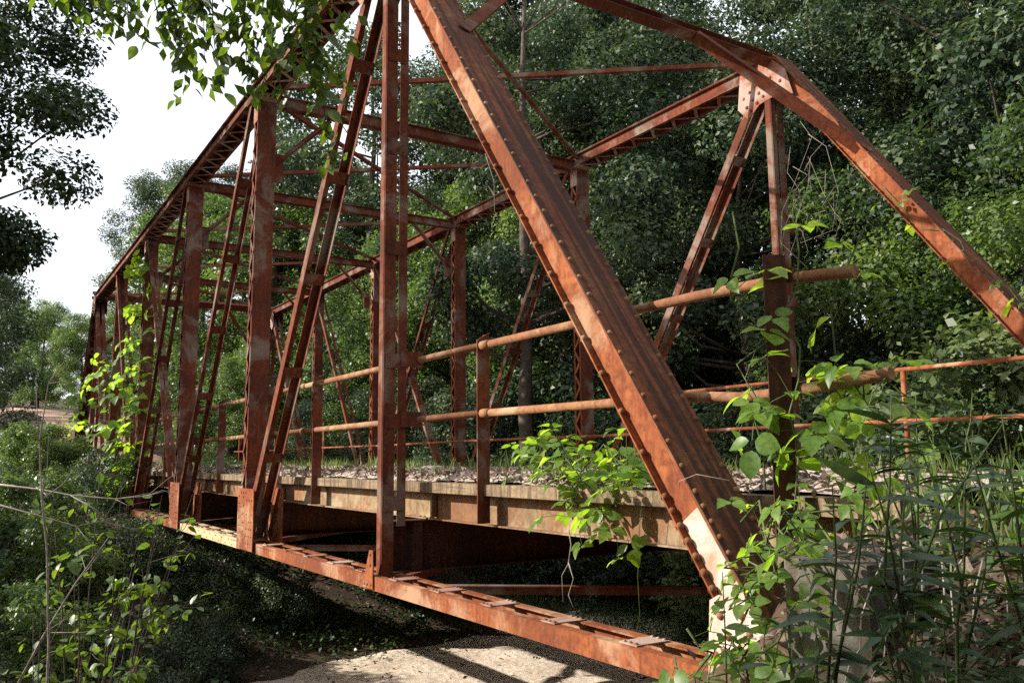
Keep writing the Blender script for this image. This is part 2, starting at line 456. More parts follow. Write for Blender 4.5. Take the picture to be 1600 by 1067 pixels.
def truss(Y, near):
    o_ = 1 if near else -1                    # outward side
    # ---- bottom chord, one length per panel
    for i in range(NP):
        e = link('bottom_chord', None, bridge)
        xa, xb = i * PN - (0.15 if i == 0 else 0), (i + 1) * PN + (0.15 if i == NP - 1 else 0)
        gap = 0.004
        P, Q = V(xa + gap, Y, 0), V(xb - gap, Y, 0)
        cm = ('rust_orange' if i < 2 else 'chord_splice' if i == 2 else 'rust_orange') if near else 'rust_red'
        for s in (1, -1):
            MB().prism(P, Q, chan(0.165 * s, -0.085, 0.05, -s, 0.085, 0.012), (0, 0, 1), side=YS).build('channel', cm, e)
        nb = 6
        for k in range(nb):
            x = xa + 0.42 + (xb - xa - 0.84) * k / (nb - 1)
            bw = 0.085
            m = MB().box((x - bw, Y - 0.135, 0.0515), (x + bw, Y + 0.135, 0.060))
            m.build('batten_plate', 'rust_pale' if near else 'rust_red', e)
            if near:
                for dx in (-.055, 0, .055):
                    for dy in (-.115, .115):
                        rivet((x + dx, Y + dy, 0.060), (0, 0, 1), 0.017, e if i < 2 else None, 'rust_pipe')
        if near and i == 2:
            for k in range(22):
                rivet((xa + .3 + k * .2, Y + .1655, .018 if k % 2 else -.052), (0, 1, 0), .014)
        if near and i == 1:                   # splice row near the L2 gusset
            for k in range(24):
                rivet((xb - 1.75 + k * .09, Y + .1655, .022), (0, 1, 0), .013)
    # ---- top chord
    for i in range(1, NP - 1):
        a, b = node(i, H, Y), node(i + 1, H, Y)
        e = box_member('top_chord', a, b, V(0, 0, 1), Y, 0.0, 0.22, 'rust_red', 'rust_red', o_, (near and i <= 3) or (not near and i <= 2))
        for s in (1, -1):
            for j in range(14):
                rivet(a + V(.18 + j * .36, .165 * s, .013), (0, 0, 1), .016)
            for j in range(6):
                rivet(a + V(.12 + j * .085, .16 * s, .0125), (0, 0, 1), .014)
        for xx in (0, PN):                    # stay plates under the nodes
            MB().box((a.x + xx - .28 if xx else a.x + .02, Y - .18, H - .016), (a.x + xx - .02 if xx else a.x + .28, Y + .18, H - .008)).build('stay_plate', 'rust_pale', e)
    # ---- inclined end posts
    for end in (0, 1):
        if end == 0: P, Q, nv = node(0, 0, Y), node(1, H, Y) + T_ * 0.12, N_
        else: P, Q, nv = node(NP, 0, Y), node(NP - 1, H, Y) + V(-T_.x, 0, T_.z) * 0.12, V(-N_.x, 0, N_.z)
        first = near and end == 0
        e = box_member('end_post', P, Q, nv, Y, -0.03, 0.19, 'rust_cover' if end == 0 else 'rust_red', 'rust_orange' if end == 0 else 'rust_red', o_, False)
        d = (Q - P).normalized(); L = (Q - P).length
        t = 0.10
        k = 0
        while t < L - .1:
            step = 0.098 if t < 1.05 or (7.0 < t < 7.6) else 0.176
            for s in (1, -1):
                rivet(P + d * t + V(0, .163 * s, 0) + nv * 0.203, nv, .0215, e if first else None, 'rust_pipe')
            t += step
        t = 0.2
        while t < L - .1:
            rivet(P + d * t + V(0, .163 * o_, 0) + nv * -0.0185, nv, .025, e if first else None, 'rust_pipe')
            rivet(P + d * t + V(0, .163 * o_, 0) + nv * -0.038, -nv, .020, e if first and t > 2 else None, 'rust_pipe')
            rivet(P + d * t - V(0, .163 * o_, 0) + nv * -0.038, -nv, .020, None)
            rivet(P + d * t - V(0, .163 * o_, 0) + nv * -0.0185, nv, .020, None)
            t += 0.1 if t < 1.2 else 0.318
        if first:                             # bleached reinforcing plate low on the web
            MB().prism(P + d * .42, P + d * 1.02, [(.1325, -.016), (.1365, -.016), (.1365, .176), (.1325, .176)], nv, side=YS).build('web_plate', 'bleached_plate', e)
        # foot gusset at the bearing
        sg = 1 if end == 0 else -1
        for s in (1, -1):
            y = Y + .188 * s
            pts = [(-0.26, -.12), (.40, -.12), (.39, .10), (.365, .42), (.30, .455), (.10, .44), (-.20, .02)]
            x0 = 0 if end == 0 else NP * PN
            m = MB(); k = len(pts)
            vs = [(x0 + sg * a, y - .006, b) for a, b in pts] + [(x0 + sg * a, y + .006, b) for a, b in pts]
            m.add(vs, [tuple(range(k)), tuple(range(k, 2 * k))] + [(i, (i + 1) % k, (i + 1) % k + k, i + k) for i in range(k)])
            g = m.build('gusset_plate', 'bleached_plate' if first and s > 0 else 'rust_orange', e)
            if first and s > 0:
                g['label'] = 'sun bleached whitish plate at the post foot'
                for a, b in [(-.12, .02), (-.05, .11), (.02, .20), (.09, .29), (.14, .37), (.03, -.02), (.10, .07), (.17, .16), (.24, .25), (.29, .35), (.20, -.05), (.29, -.05), (.35, .02), (.33, .14)]:
                    rivet((a, y + .006, b), (0, 1, 0), .024, e, 'rust_pipe')
    # bleached lower stretch on the near web
    # ---- hip hangers (two angles with battens)
    for i in (1, NP - 1):
        sx = 1 if i == 1 else -1
        e = link('hanger', None, bridge)
        x = i * PN
        yo = Y if near else Y
        for (ya, yb, leg) in ((.07, -.06, 1), (-.095, -.19, -1)):
            ya2, yb2 = yo + ya * o_, yo + yb * o_
            m = MB().box((x - .006, min(ya2, yb2), -.05 if leg == 1 else .52), (x + .006, max(ya2, yb2), H + .05))
            yl = ya2 if leg == 1 else yb2
            m.box((x + .0065, yl - .006, -.05 if leg == 1 else .52), (x + .105, yl + .006, H + .05))
            m.build('angle_bar', 'rust_red', e)
        for z in (1.58, 2.2, 3.4, 4.5, 5.55, 0.75):
            MB().box((x - .0165, yo - .16, z - .075), (x - .0075, yo + .05, z + .075)).build('batten_plate', 'rust_red', e)
            for dy in (-.13, .02):
                for dz in (-.045, .045): rivet((x - .0165, yo + dy, z + dz), (-1, 0, 0), .013)
        # small triangular foot plate on the chord
        y = Y + .178 * o_
        pts = [(-.20, -.07), (.06, -.07), (.06, .30), (-.03, .30)]
        vs = [(x - a, y - .006, b) for a, b in pts] + [(x - a, y + .006, b) for a, b in pts]
        MB().add(vs, [(0, 1, 2, 3), (4, 5, 6, 7)] + [(q, (q + 1) % 4, (q + 1) % 4 + 4, q + 4) for q in range(4)]).build('gusset_plate', 'rust_orange', e)
        if near and i == 1:
            for a, b in ((-.15, -.03), (-.07, -.03), (.02, -.03), (.0, .16), (.0, .26)): rivet((x - a, y + .006, b), (0, 1, 0), .018, e, 'rust_pipe')
    # ---- laced posts
    for i in range(2, NP - 1):
        e = link('vertical_post', None, bridge)
        x = i * PN
        yc = Y - 0.05
        for s in (1, -1):
            m = MB().prism(V(x, yc, -.02), V(x, yc, H - .017), [(b, a) for a, b in chan(.105 * s, -.145, .145, -s, .042, .010)], (1, 0, 0), side=YS)
            m.build('channel', 'rust_red', e)
        for f in (1, -1):
            own = (f == 1 and ((near and i <= 3) or (not near and i <= 4)))
            zigzag(V(x, yc + f * .146, .85 if near else .9), V(x, yc + f * .146, H - .35), (0, f, 0), .082, V(1, 0, 0), 0.235, .045, e if own else None, 'rust_red' if near else 'rust_orange')
            MB().box((x - .105, yc + f * .150 - .004, H - .36), (x + .105, yc + f * .150 + .004, H - .02)).build('stay_plate', 'rust_pale', e)
        for j in range(30):
            rivet((x - .1055, yc - .12, .9 + j * .2), (-1, 0, 0), .013)
            rivet((x - .1055, yc + .12, .9 + j * .2), (-1, 0, 0), .013)
        # riveted gusset plates on the chord
        for f in (1, -1):
            y = Y + .205 * f
            g = MB().box((x - .93, y - .006, -.06), (x - .12, y + .006, .80)) if i <= 3 else MB().box((x - .2, y - .006, -.06), (x + .82, y + .006, .80))
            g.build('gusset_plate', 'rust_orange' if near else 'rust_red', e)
            if f * o_ > 0:
                for a in range(8):
                    for b in range(3):
                        if (a + b) % 5: rivet((x - .85 + b * .12 + (.3 if a > 4 else 0) * (a % 2), y + .006 * f, .04 + a * .1), (0, f, 0), .016)
                for a in range(7): rivet((x - .2, y + .006 * f, .06 + a * .105), (0, f, 0), .016)
                for a in range(6): rivet((x - .42, y + .006 * f, .08 + a * .12), (0, f, 0), .016)
    # ---- diagonals: pairs of angles with battens
    dg = [(1, 2), (2, 3), (3, 4), (4, 3), (5, 4), (6, 5)]
    for a, b in dg:
        e = link('diagonal', None, bridge)
        sg = 1 if b > a else -1
        slim = 0.72 if (a, b) in ((3, 4), (4, 3)) else 1.0
        P, Q = V(a * PN + .12 * sg, Y, H + .05), V(b * PN - .28 * sg, Y, .12)
        for s in (1, -1):
            w = (.14 if a in (1, 6) else .105) * slim
            yy = (.135 if (a, b) != (4, 3) else .085) * s
            m = MB()
            m.prism(P, Q, [(yy, -w / 2), (yy + .009, -w / 2), (yy + .009, w / 2), (yy, w / 2)], (sg, 0, 0.5), side=YS)
            q0, q1 = sorted((yy - s * .002, yy - s * (.10 if a in (1, 6) else .075)))
            m.prism(P, Q, [(q0, w / 2 - .010), (q1, w / 2 - .010), (q1, w / 2 - .001), (q0, w / 2 - .001)], (sg, 0, 0.5), side=YS)
            m.build('angle_bar', 'rust_red', e)
        d = (Q - P); L = d.length; d.normalize()
        nv = d.cross(YS).normalized()
        k = int(L / 1.3)
        for j in range(1, k):
            c = P + d * (L * j / k)
            hw = .125 if (a, b) != (4, 3) else .075
            for f in (-1,):
                c2 = c + nv * f * (w / 2 - .03)
                MB().bar(c2 - d * .075, c2 + d * .075, hw * 2, .008, nv).build('batten_plate', 'rust_red', e)
    # ---- hip gusset plates
    for i in (1, NP - 1):
        sg = 1 if i == 1 else -1
        e = link('hip_joint', None, bridge)
        for f in (1, -1):
            y = Y + .195 * f
            pts = [(-.42, -.52), (-.16, -.42), (.20, -.46), (.42, -.62), (.62, -.40), (.55, .12), (-.02, .20), (-.3, -.1)]
            k = len(pts); x0 = i * PN
            vs = [(x0 + sg * a, y - .006, H + b) for a, b in pts] + [(x0 + sg * a, y + .006, H + b) for a, b in pts]
            MB().add(vs, [tuple(range(k)), tuple(range(k, 2 * k))] + [(q, (q + 1) % k, (q + 1) % k + k, q + k) for q in range(k)]).build('gusset_plate', 'rust_pale' if f == 1 else 'rust_red', e)
            if f == 1:
                for a, b in [(.12, -.36), (.24, -.42), (.36, -.50), (.20, -.28), (.32, -.34), (.44, -.42), (.50, -.26), (.38, -.2), (.26, -.14), (-.02, -.36), (-.02, -.24), (-.02, -.12), (-.14, -.34), (-.26, -.42), (-.2, -.24)]:
                    rivet((x0 + sg * a, y + .006, H + b), (0, 1, 0), .030, e if (not near and i == 1) else None, 'rust_orange')

truss(0.0, True)
truss(-W, False)

# struts, portals, laterals
def strut(i):
    e = link('sway_strut', None, bridge)
    P, Q = V(i * PN, -.13, H + .05), V(i * PN, -W + .13, H + .05)
    for s in (1, -1):
        MB().prism(P, Q, chan(.04 * s, -.09, .09, s, .06, .009), (0, 0, 1)).build('channel', 'rust_red', e)
    for (y0, y1) in ((-.18, -1.15), (-W + .18, -W + 1.15)):
        m = MB()
        m.bar(V(i * PN, y0, H - 1.05), V(i * PN, y1, H - .05), .012, .10, (1, 0, 0), (0, 0))
        m.bar(V(i * PN, y0, H - 1.05), V(i * PN, y1, H - .05), .08, .012, (1, 0, 0), (0.0, .055))
        m.build('knee_brace', 'rust_red', e)
        MB().box((i * PN - .008, min(y0, y0 + (y1 - y0) * .18), H - 1.28), (i * PN + .008, max(y0, y0 + (y1 - y0) * .18), H - .82)).build('gusset_plate', 'rust_red', e)
for i in range(2, NP - 1): strut(i)
for end in (0, 1):
    e = link('portal_brace', None, bridge)
    x0 = PN if end == 0 else PN * (NP - 1)
    sg = 1 if end == 0 else -1
    tv = V(sg * T_.x, 0, T_.z); nv = V(sg * N_.x, 0, N_.z)
    C0 = V(x0, 0, H) + nv * .08
    a, b = C0 + tv * .18, C0 + tv * .18 + V(0, -W, 0)
    for dt in (-.11, .13):
        m = MB().prism(a + tv * dt + V(0, .25, 0), b + tv * dt + V(0, -.25, 0), [(-.075, -.006), (.075, -.006), (.075, .006), (-.075, .006)], tv)
        m.prism(a + tv * dt + V(0, .25, 0), b + tv * dt + V(0, -.25, 0), [(-.006, .007 if dt < 0 else -.08), (.006, .007 if dt < 0 else -.08), (.006, .08 if dt < 0 else -.007), (-.006, .08 if dt < 0 else -.007)], tv)
        m.build('strut_flange', 'rust_red', e)
    MB().bar(a + V(0, .2, 0) + tv * .01, b - V(0, .2, 0) + tv * .01, .008, .23, tv).build('strut_web', 'rust_red', e)
    S0 = V(x0, 0, H) - tv * SL          # post foot
    for (y0, y1) in ((-.05, -1.75), (-W + .05, -W + 1.75)):
        P = S0 + tv * 6.25 + nv * .14 + V(0, y0, 0); Q = S0 + tv * 8.52 + nv * .10 + V(0, y1, 0)
        m = MB().bar(P, Q, .012, .15, tv.cross(YS))
        m.bar(P, Q, .12, .012, tv.cross(YS), (0.0, .082))
        m.build('knee_brace', 'rust_red', e)
for i in range(1, NP - 1):
    for k, (y0, y1) in enumerate(((-.1, -W + .1), (-W + .1, -.1))):
        z = H + .15 + k * .02
        m = MB().bar(V(i * PN + .15, y0, z), V((i + 1) * PN - .15, y1, z), .075, .009)
        m.bar(V(i * PN + .15, y0, z + .04), V((i + 1) * PN - .15, y1, z + .04), .009, .07)
        m.build('top_lateral', 'rust_red', bridge)
for i in range(0, NP):
    for k, (y0, y1) in enumerate(((-.2, -W + .2), (-W + .2, -.2))):
        z = -.02 - k * .025
        m = MB().bar(V(i * PN + .2, y0, z), V((i + 1) * PN - .2, y1, z), .09, .010)
        m.bar(V(i * PN + .2, y0, z - .045), V((i + 1) * PN - .2, y1, z - .045), .010, .075)
        m.build('bottom_lateral', 'rust_red', bridge)
I_PROF = lambda w, h, t: [(-w / 2, -h / 2), (w / 2, -h / 2), (w / 2, -h / 2 + t), (t / 2, -h / 2 + t), (t / 2, h / 2 - t), (w / 2, h / 2 - t), (w / 2, h / 2), (-w / 2, h / 2), (-w / 2, h / 2 - t), (-t / 2, h / 2 - t), (-t / 2, -h / 2 + t), (-w / 2, -h / 2 + t)]
for i in range(1, NP):
    e = link('floor_beam', None, bridge)
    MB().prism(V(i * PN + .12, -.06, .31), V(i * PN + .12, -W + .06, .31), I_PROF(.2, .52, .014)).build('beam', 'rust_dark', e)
    for y in (-.35, -W + .35):
        MB().box((i * PN + .02, y - .05, .07), (i * PN + .11, y + .05, .55)).build('stiffener', 'rust_dark', e)
for y in (-.52, -1.8, -3.13, -4.46, -W + .52):
    outer = y in (-.52, -W + .52)
    for i in range(NP):
        e = link('stringer', None, bridge)
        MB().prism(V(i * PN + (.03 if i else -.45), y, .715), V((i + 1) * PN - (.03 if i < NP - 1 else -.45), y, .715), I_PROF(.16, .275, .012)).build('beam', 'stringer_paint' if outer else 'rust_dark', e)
        if outer and i:
            MB().box((i * PN - .10, y + .0145, .60), (i * PN - .06, y + .075, .83)).build('stiffener', 'stringer_paint', e)
            for dx in (-.05, .1, .2): rivet((i * PN + dx, y + .06, .5905), (0, 0, 1), .02)
rng = random.Random(3)
for y, s in ((-.40, 1), (-W + .40, -1)):
    x = -.45
    while x < NP * PN + .4:
        L = min(rng.uniform(4.2, 5.6), NP * PN + .45 - x)
        dz = rng.uniform(-.008, .008)
        MB().box((x + .008, y - .17, .856), (x + L - .008, y + .055 + rng.uniform(-.012, .012), .955 + dz)).build('curb_timber', 'weathered_timber', bridge)
        x += L
MB().box((-.45, -W + .585, .857), (NP * PN + .45, -.575, .925)).build('deck', 'weathered_timber', bridge)
def mound(x, y):
    e = np.minimum(np.abs(y + .42), np.abs(y + W - .42))
    return .935 + .035 * sstep(.0, .35, e) + .06 * np.exp(-((e - .35) / .28) ** 2) * (1 + .6 * np.sin(x * 3.1) * np.sin(x * 1.3 + 1)) + .018 * wob(x * 2, y * 2) + .012 * wob(x * 7, y * 6)
e = link('deck_dirt', grid_mesh('deck_dirt', np.arange(-.6, NP * PN + .6, .12), np.arange(-W + .45, -.44, .1), lambda x, y: mound(x, y), 'gravel'), bridge)

# railings
RZ = (2.225, 1.60)
for side, y, s in (('near', -.33, 1), ('far', -W + .33, -1)):
    posts = [3.69, 8.12, 13.3, 18.4, 23.5, 28.5, 33.2] if s > 0 else [-1.9, 3.1, 8.1, 13.1, 18.1, 23.2, 28.3, 33.2]
    for x in posts:
        w, yo = .10, y - s * .10
        yf = y + s * .045
        zt = 2.30
        if s > 0:
            a0, a1 = sorted((yf, yf - s * .13))
            vs = [(x - .006, a0, .61), (x - .006, a1, .61), (x - .006, a1, zt - .02), (x - .006, a0, zt + .05)]
            vs += [(x + .006,) + v[1:] for v in vs]
            m = MB().add(vs, [(0, 1, 2, 3), (4, 5, 6, 7)] + [(q, (q + 1) % 4, (q + 1) % 4 + 4, q + 4) for q in range(4)])
            m.box((x + .0065, a0, .61), (x + .10, a0 + .012, zt + .04))
            m.build('railing_post', 'rust_red', bridge)
        else:
            MB().tube([(x, y, .6 if x > 0 else .7), (x, y, 2.2)], .032, 8).build('railing_post', 'rust_orange', bridge)
    for zi, z in enumerate(RZ):
        if s > 0:
            segs = [[(-.45 if zi else -.28, y - .01, z + (.0 if zi else -.06)), (.16, y, z - (.05 if zi else 0.02)), (.55, y, z - (.06 if zi else .01)), (.9, y, z - (.03 if zi else 0)), (3.6, y, z)]] + [[(a, y, z), (a + 5.0, y, z)] for a in (3.6, 8.6, 13.6, 18.6, 23.6, 28.6)]
            rad = .034
        else:
            segs = [[(-6 + 5 * k, y, z - .02 * (k % 2)), (-1 + 5 * k, y, z - .02 * ((k + 1) % 2))] for k in range(8)]
            rad = .026
        for k, sg in enumerate(segs):
            rp = MB().tube(sg, rad, 12).build('rail_pipe', 'rust_pipe' if s > 0 else 'rust_orange', bridge)
            if s > 0 and k: MB().tube([Vector(sg[0]) - V(.07, 0, 0), Vector(sg[0]) + V(.07, 0, 0)], rad + .007, 12).build('pipe_sleeve', 'rust_pipe', rp)
for i in range(1, NP):
    for z in RZ:
        MB().box((i * PN - .03, -.37, z - .08), (i * PN - .018, -.12, z + .08)).build('rail_bracket', 'rust_red', bridge)

# abutments
def abutment(x0, sg, label):
    a = thing('abutment', label, 'abutment', (x0, -3.1, BED - .3))
    m = MB(); lo, hi = sorted((x0 - sg * .95, x0 + sg * .55))
    m.box((lo, -W - .75, BED - .5), (hi, .62, -.11)).build('bridge_seat', 'concrete', a, (x0, -3.1, BED - .3))
    lo, hi = sorted((x0 - sg * .95, x0 - sg * .55))
    MB().box((lo, -W - .75, -.108), (hi, .66, .76)).build('back_wall', 'concrete', a, (x0, -3.1, BED - .3))
    for Y in (0, -W):
        MB().box((x0 - .28, Y - .24, -.109), (x0 + .28, Y + .24, -.086)).build('bearing_plate', 'rust_dark', a, (x0, -3.1, BED - .3))
abutment(0.0, 1, 'weathered concrete abutment block half buried in soil under the near end of the bridge')
abutment(NP * PN, -1, 'concrete abutment hidden in shade under the far end of the bridge')

# steel post that ends the near railing
gp = thing('guard_post', 'dark rusty steel post wrapped in green vine where the near railing ends', 'post', (.16, -.195, .55))
pn = V(-.86, .51, 0); ps = V(.51, .86, 0)
pc = V(.15, -.20, 0)
m = MB()
for (c, w, t, n_) in ((pc, ps, pn, None),):
    q = [pc + ps * .06, pc - ps * .07, pc - ps * .07 - pn * .07, pc - ps * .058 - pn * .07, pc - ps * .058 - pn * .012, pc + ps * .06 - pn * .012]
    k = len(q)
    m.add([tuple(v_ + V(0, 0, .2)) for v_ in q] + [tuple(v_ + V(0, 0, 2.33)) for v_ in q], [tuple(range(k)), tuple(range(k, 2 * k))] + [(i, (i + 1) % k, (i + 1) % k + k, i + k) for i in range(k)])
m.build('column', 'rust_dark', gp, (.16, -.195, .55))
for z in RZ:
    MB().box((.10, -.37, z - .05), (.22, -.297, z + .03)).build('pipe_clamp', 'rust_dark', gp, (.16, -.195, .55))

o = loose_rivets.build('rivet', 'rust_red', bridge); o['kind'] = 'stuff'
o = loose_lacing.build('lacing_bar', 'rust_red', bridge); o['kind'] = 'stuff'

# ------------------------------------------------------------------ plants
def rnd_unit(n, rng): return unit(rng.normal(size=(n, 3)))
def cloud(centres, radii, n, leaf, rng, flat=0.75, upb=0.55, out=0.7, rnd=0.8, ratio=0.6, droop=0.0):
    """leaf quads spread through clumps"""
    w = radii ** 2.2; idx = rng.choice(len(centres), n, p=w / w.sum())
    d = rnd_unit(n, rng)
    r = radii[idx] * rng.random(n) ** 0.42
    off = d * r[:, None]; off[:, 2] *= flat
    pos = centres[idx] + off
    nrm = unit(d * out + np.array([0, 0, upb]) + rng.normal(size=(n, 3)) * rnd * 0.6)
    ax = rnd_unit(n, rng) + d * 0.5 - np.array([0, 0, droop])
    ax = unit(ax - nrm * (ax * nrm).sum(1, keepdims=True))
    L = leaf * rng.uniform(0.6, 1.3, n)
    return leaf_quads(pos, ax, nrm, L, L * ratio * rng.uniform(.8, 1.2, n))
def trunk_builder(rng, ht, r0, limbs, lean=0.0):
    m = MB()
    pts = []; x = y = 0.0
    for i in range(8):
        t = i / 7
        pts.append(Vector((x, y, ht * t))); x += rng.normal() * .10 + lean; y += rng.normal() * .10
    m.tube(pts, [r0 * (1.25 if i == 0 else 1 - .80 * i / 7) for i in range(8)], 9)
    for c in limbs:
        c = Vector(c); h = max(ht * .12, min(ht * .93, c.z - (Vector((c.x, c.y)).length) * .55))
        k = h / ht * 7; i = min(int(k), 6); s = pts[i].lerp(pts[i + 1], k - i)
        mid = s.lerp(c, .5) + Vector((0, 0, -.12 * (c - s).length)) + Vector(tuple(rng.normal(size=3) * .12))
        rr = r0 * (1 - .8 * h / ht) * .5
        m.tube([s, mid, c], [rr, rr * .6, rr * .18], 6)
    return m
def make_broadleaf(seed, ht, z0, R, ncl, n, leaf, r0, cr=(0.09, 0.25), shape=0.85):
    rng = np.random.default_rng(seed)
    u = rng.random(ncl)
    h = z0 + (ht - z0) * u
    rad = R * np.sqrt(np.clip(np.sin(math.pi * (u * shape + .10)), .05, 1)) * np.sqrt(rng.uniform(.08, 1, ncl))
    a = rng.uniform(0, 2 * math.pi, ncl)
    C = np.stack([np.cos(a) * rad, np.sin(a) * rad, h], 1)
    cr_ = R * rng.uniform(*cr, ncl) + 0.15
    v, q = cloud(C, cr_, n, leaf, rng)
    tr = trunk_builder(rng, ht * .9, r0, [C[i] for i in range(0, ncl, max(1, ncl // 22))])
    return tr, v, q
TREES = {}
def proto(key, mat, **kw):
    tr, v, q = make_broadleaf(**kw)
    TREES[key] = (tr.mesh('trunk', 'bark'), np_mesh('crown', v, q, mat))
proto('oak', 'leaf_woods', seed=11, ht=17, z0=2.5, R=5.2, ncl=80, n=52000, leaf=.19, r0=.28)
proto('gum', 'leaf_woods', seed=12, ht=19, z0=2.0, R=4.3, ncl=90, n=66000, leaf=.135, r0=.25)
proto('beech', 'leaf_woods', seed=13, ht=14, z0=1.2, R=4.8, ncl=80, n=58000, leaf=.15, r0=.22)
proto('maple', 'leaf_bright', seed=14, ht=12, z0=1.0, R=4.4, ncl=95, n=48000, leaf=.16, r0=.2)
proto('understory', 'leaf_woods', seed=15, ht=5.5, z0=.3, R=3.2, ncl=70, n=30000, leaf=.13, r0=.09)
proto('thicket', 'leaf_bright', seed=16, ht=3.2, z0=.1, R=2.3, ncl=55, n=17000, leaf=.11, r0=.05)
proto('low_bush', 'leaf_woods', seed=17, ht=1.7, z0=.05, R=1.5, ncl=40, n=9000, leaf=.085, r0=.03)
proto('kudzu', 'leaf_thicket', seed=18, ht=3.6, z0=.1, R=2.2, ncl=60, n=15000, leaf=.14, r0=.05)
def make_pine(seed, ht):
    rng = np.random.default_rng(seed)
    m = MB(); top = Vector((rng.normal() * .3, rng.normal() * .3, ht))
    m.tube([(0, 0, 0), Vector((.1, .05, ht * .5)), top], [.28, .19, .04], 8)
    tuft = []
    z = ht * .42
    while z < ht * .99:
        for k in range(rng.integers(3, 6)):
            a = rng.uniform(0, 6.28); L = (1.0 + 2.4 * (1 - (z - ht * .42) / (ht * .6))) * rng.uniform(.6, 1.1)
            s = Vector((0, 0, z)); e = s + Vector((math.cos(a) * L, math.sin(a) * L, L * rng.uniform(.05, .5)))
            m.tube([s, s.lerp(e, .5) - Vector((0, 0, .08 * L)), e], [.05, .03, .012], 5, False)
            for j in range(13):
                f = rng.uniform(.4, 1.05)
                tuft.append(tuple(s.lerp(e, f) + Vector(tuple(rng.normal(size=3) * .22))))
        z += rng.uniform(.45, .8)
    T = np.array(tuft); k = 40; n = len(T) * k
    pos = np.repeat(T, k, 0); d = rnd_unit(n, rng); d[:, 2] = d[:, 2] * .8 + .3
    L = rng.uniform(.22, .38, n)
    v, q = leaf_quads(pos, d, rnd_unit(n, rng), L, np.full(n, .032), .1)
    return m, v, q
tr, v, q = make_pine(31, 19)
TREES['pine'] = (tr.mesh('trunk', 'bark'), np_mesh('crown', v, q, 'needle'))
def plant(key, name, x, y, label, cat, s=1.0, rz=None, z=None, group=None, sz=None, dz=-.12):
    e = thing(name, label, cat, (x, y, (gz(x, y) if z is None else z) + dz), group)
    e.rotation_euler = (0, 0, random.uniform(0, 6.28) if rz is None else rz)
    e.scale = (s, s, sz or s)
    tm, cm = TREES[key]
    link('trunk' if cat == 'tree' else 'stem', tm, e)
    c = link('crown' if cat == 'tree' else 'foliage', cm, e, kind='stuff')
    return e
G1 = 'woodland trees behind the far truss'
L1 = 'broad-leaved tree in the dense dark woods behind the far truss'
for key, x, y, s in [('oak', 6.5, -18.0, 1.0), ('gum', 12.0, -17.0, 1.0), ('beech', 16.5, -15.0, 1.15), ('oak', 21.5, -17.0, 1.2), ('gum', 27, -14.8, 1.08),
                     ('beech', 2.5, -15.5, 1.1), ('gum', 9.5, -22.5, 1.15), ('oak', 17, -23.5, 1.3), ('oak', 0.5, -23, 1.1), ('gum', 26, -22, 1.3),
                     ('oak', 33, -18, 1.2), ('gum', -4, -19, 1.0), ('beech', 12.2, -13.2, .95), ('gum', 21.5, -13.2, .95), ('oak', 29.5, -19.5, 1.3), ('oak', 35, -12.6, 1.25), ('maple', 18.5, -12.4, .9), ('maple', 8.2, -14.2, .85), ('maple', 25.5, -11.6, .95)]:
    if key == 'maple': plant(key, 'woodland_tree', x, y, 'lighter green sunlit tree standing in front of the dark woods', 'tree', s, group='lighter trees at the edge of the woods')
    else: plant(key, 'woodland_tree', x, y, L1, 'tree', s, group=G1)
G2 = 'backdrop trees deep in the woods'
for x, y, s in [(12, -36, 1.35), (22, -38, 1.3), (34, -34, 1.3), (45, -32, 1.25), (2, -34, 1.3), (-8, -30, 1.2)]:
    plant('gum' if random.random() < .5 else 'oak', 'backdrop_tree', x, y, 'tall tree deep in the woods, glimpsed between nearer crowns', 'tree', s, group=G2)
proto('tall', 'leaf_woods', seed=61, ht=18, z0=6.5, R=3.6, ncl=60, n=30000, leaf=.16, r0=.24)
plant('tall', 'bare_trunk_tree', 15.6, -8.9, 'tree with a bare upright trunk showing between the far truss members', 'tree', 1.0)
plant('tall', 'bare_trunk_tree', 5.2, -14.2, 'tree with dark spreading limbs at the upper right', 'tree', .95)
plant('pine', 'pine_tree', 10.6, -20.0, 'pine with loose needles high at the upper right edge of the picture', 'tree', 1.05, rz=1.0)
plant('pine', 'pine_tree', 44, -10.5, 'tall pine seen through the truss above the far portal', 'tree', 1.0, rz=.4)
plant('pine', 'pine_tree', 53, -8.2, 'slimmer pale pine left of the tall pine, rising behind the top chord', 'tree', .82, rz=2.0)
G3 = 'sunlit trees past the far end of the bridge'
for key, x, y, s in [('maple', 31, -11.0, .8), ('maple', 37, -12.5, .95), ('maple', 43, -15, 1.05), ('beech', 50, -17, 1.0), ('maple', 39, -8.3, .55), ('maple', 27, -9.8, .5), ('maple', 50, -10, 1.4), ('maple', 59, -10.5, 1.5), ('gum', 67, -11.5, 1.15), ('gum', 74, -9.5, 1.15), ('maple', 45, -14, 1.45)]:
    plant(key, 'roadside_tree', x, y, 'sunlit leafy tree past the far end of the bridge, right of the road', 'tree', s, group=G3)
G4 = 'trees left of the far road'
for key, x, y, s in [('beech', 34, 5.6, .8), ('beech', 43, 5.2, .72), ('oak', 52, 6.0, .75), ('beech', 61, 5.0, .85), ('gum', 74, 4.2, .8), ('oak', 92, 4.5, .9), ('beech', 84, 8, .9)]:
    plant(key, 'bankside_tree', x, y, 'hazy green tree on the left bank beside the far clay road', 'tree', s, group=G4)
for x, y, s in [(88, -9.5, .8), (104, -7, .9), (74, -9.5, .8), (122, 0, 1.0), (62, -8.6, .7), (112, -3, 1.0), (130, 9, 1.2), (118, -12, 1.2), (140, -4, 1.3)]:
    plant('maple', 'distant_tree', x, y, 'small distant tree where the clay road climbs out of sight', 'tree', s, group='distant trees along the climbing road')
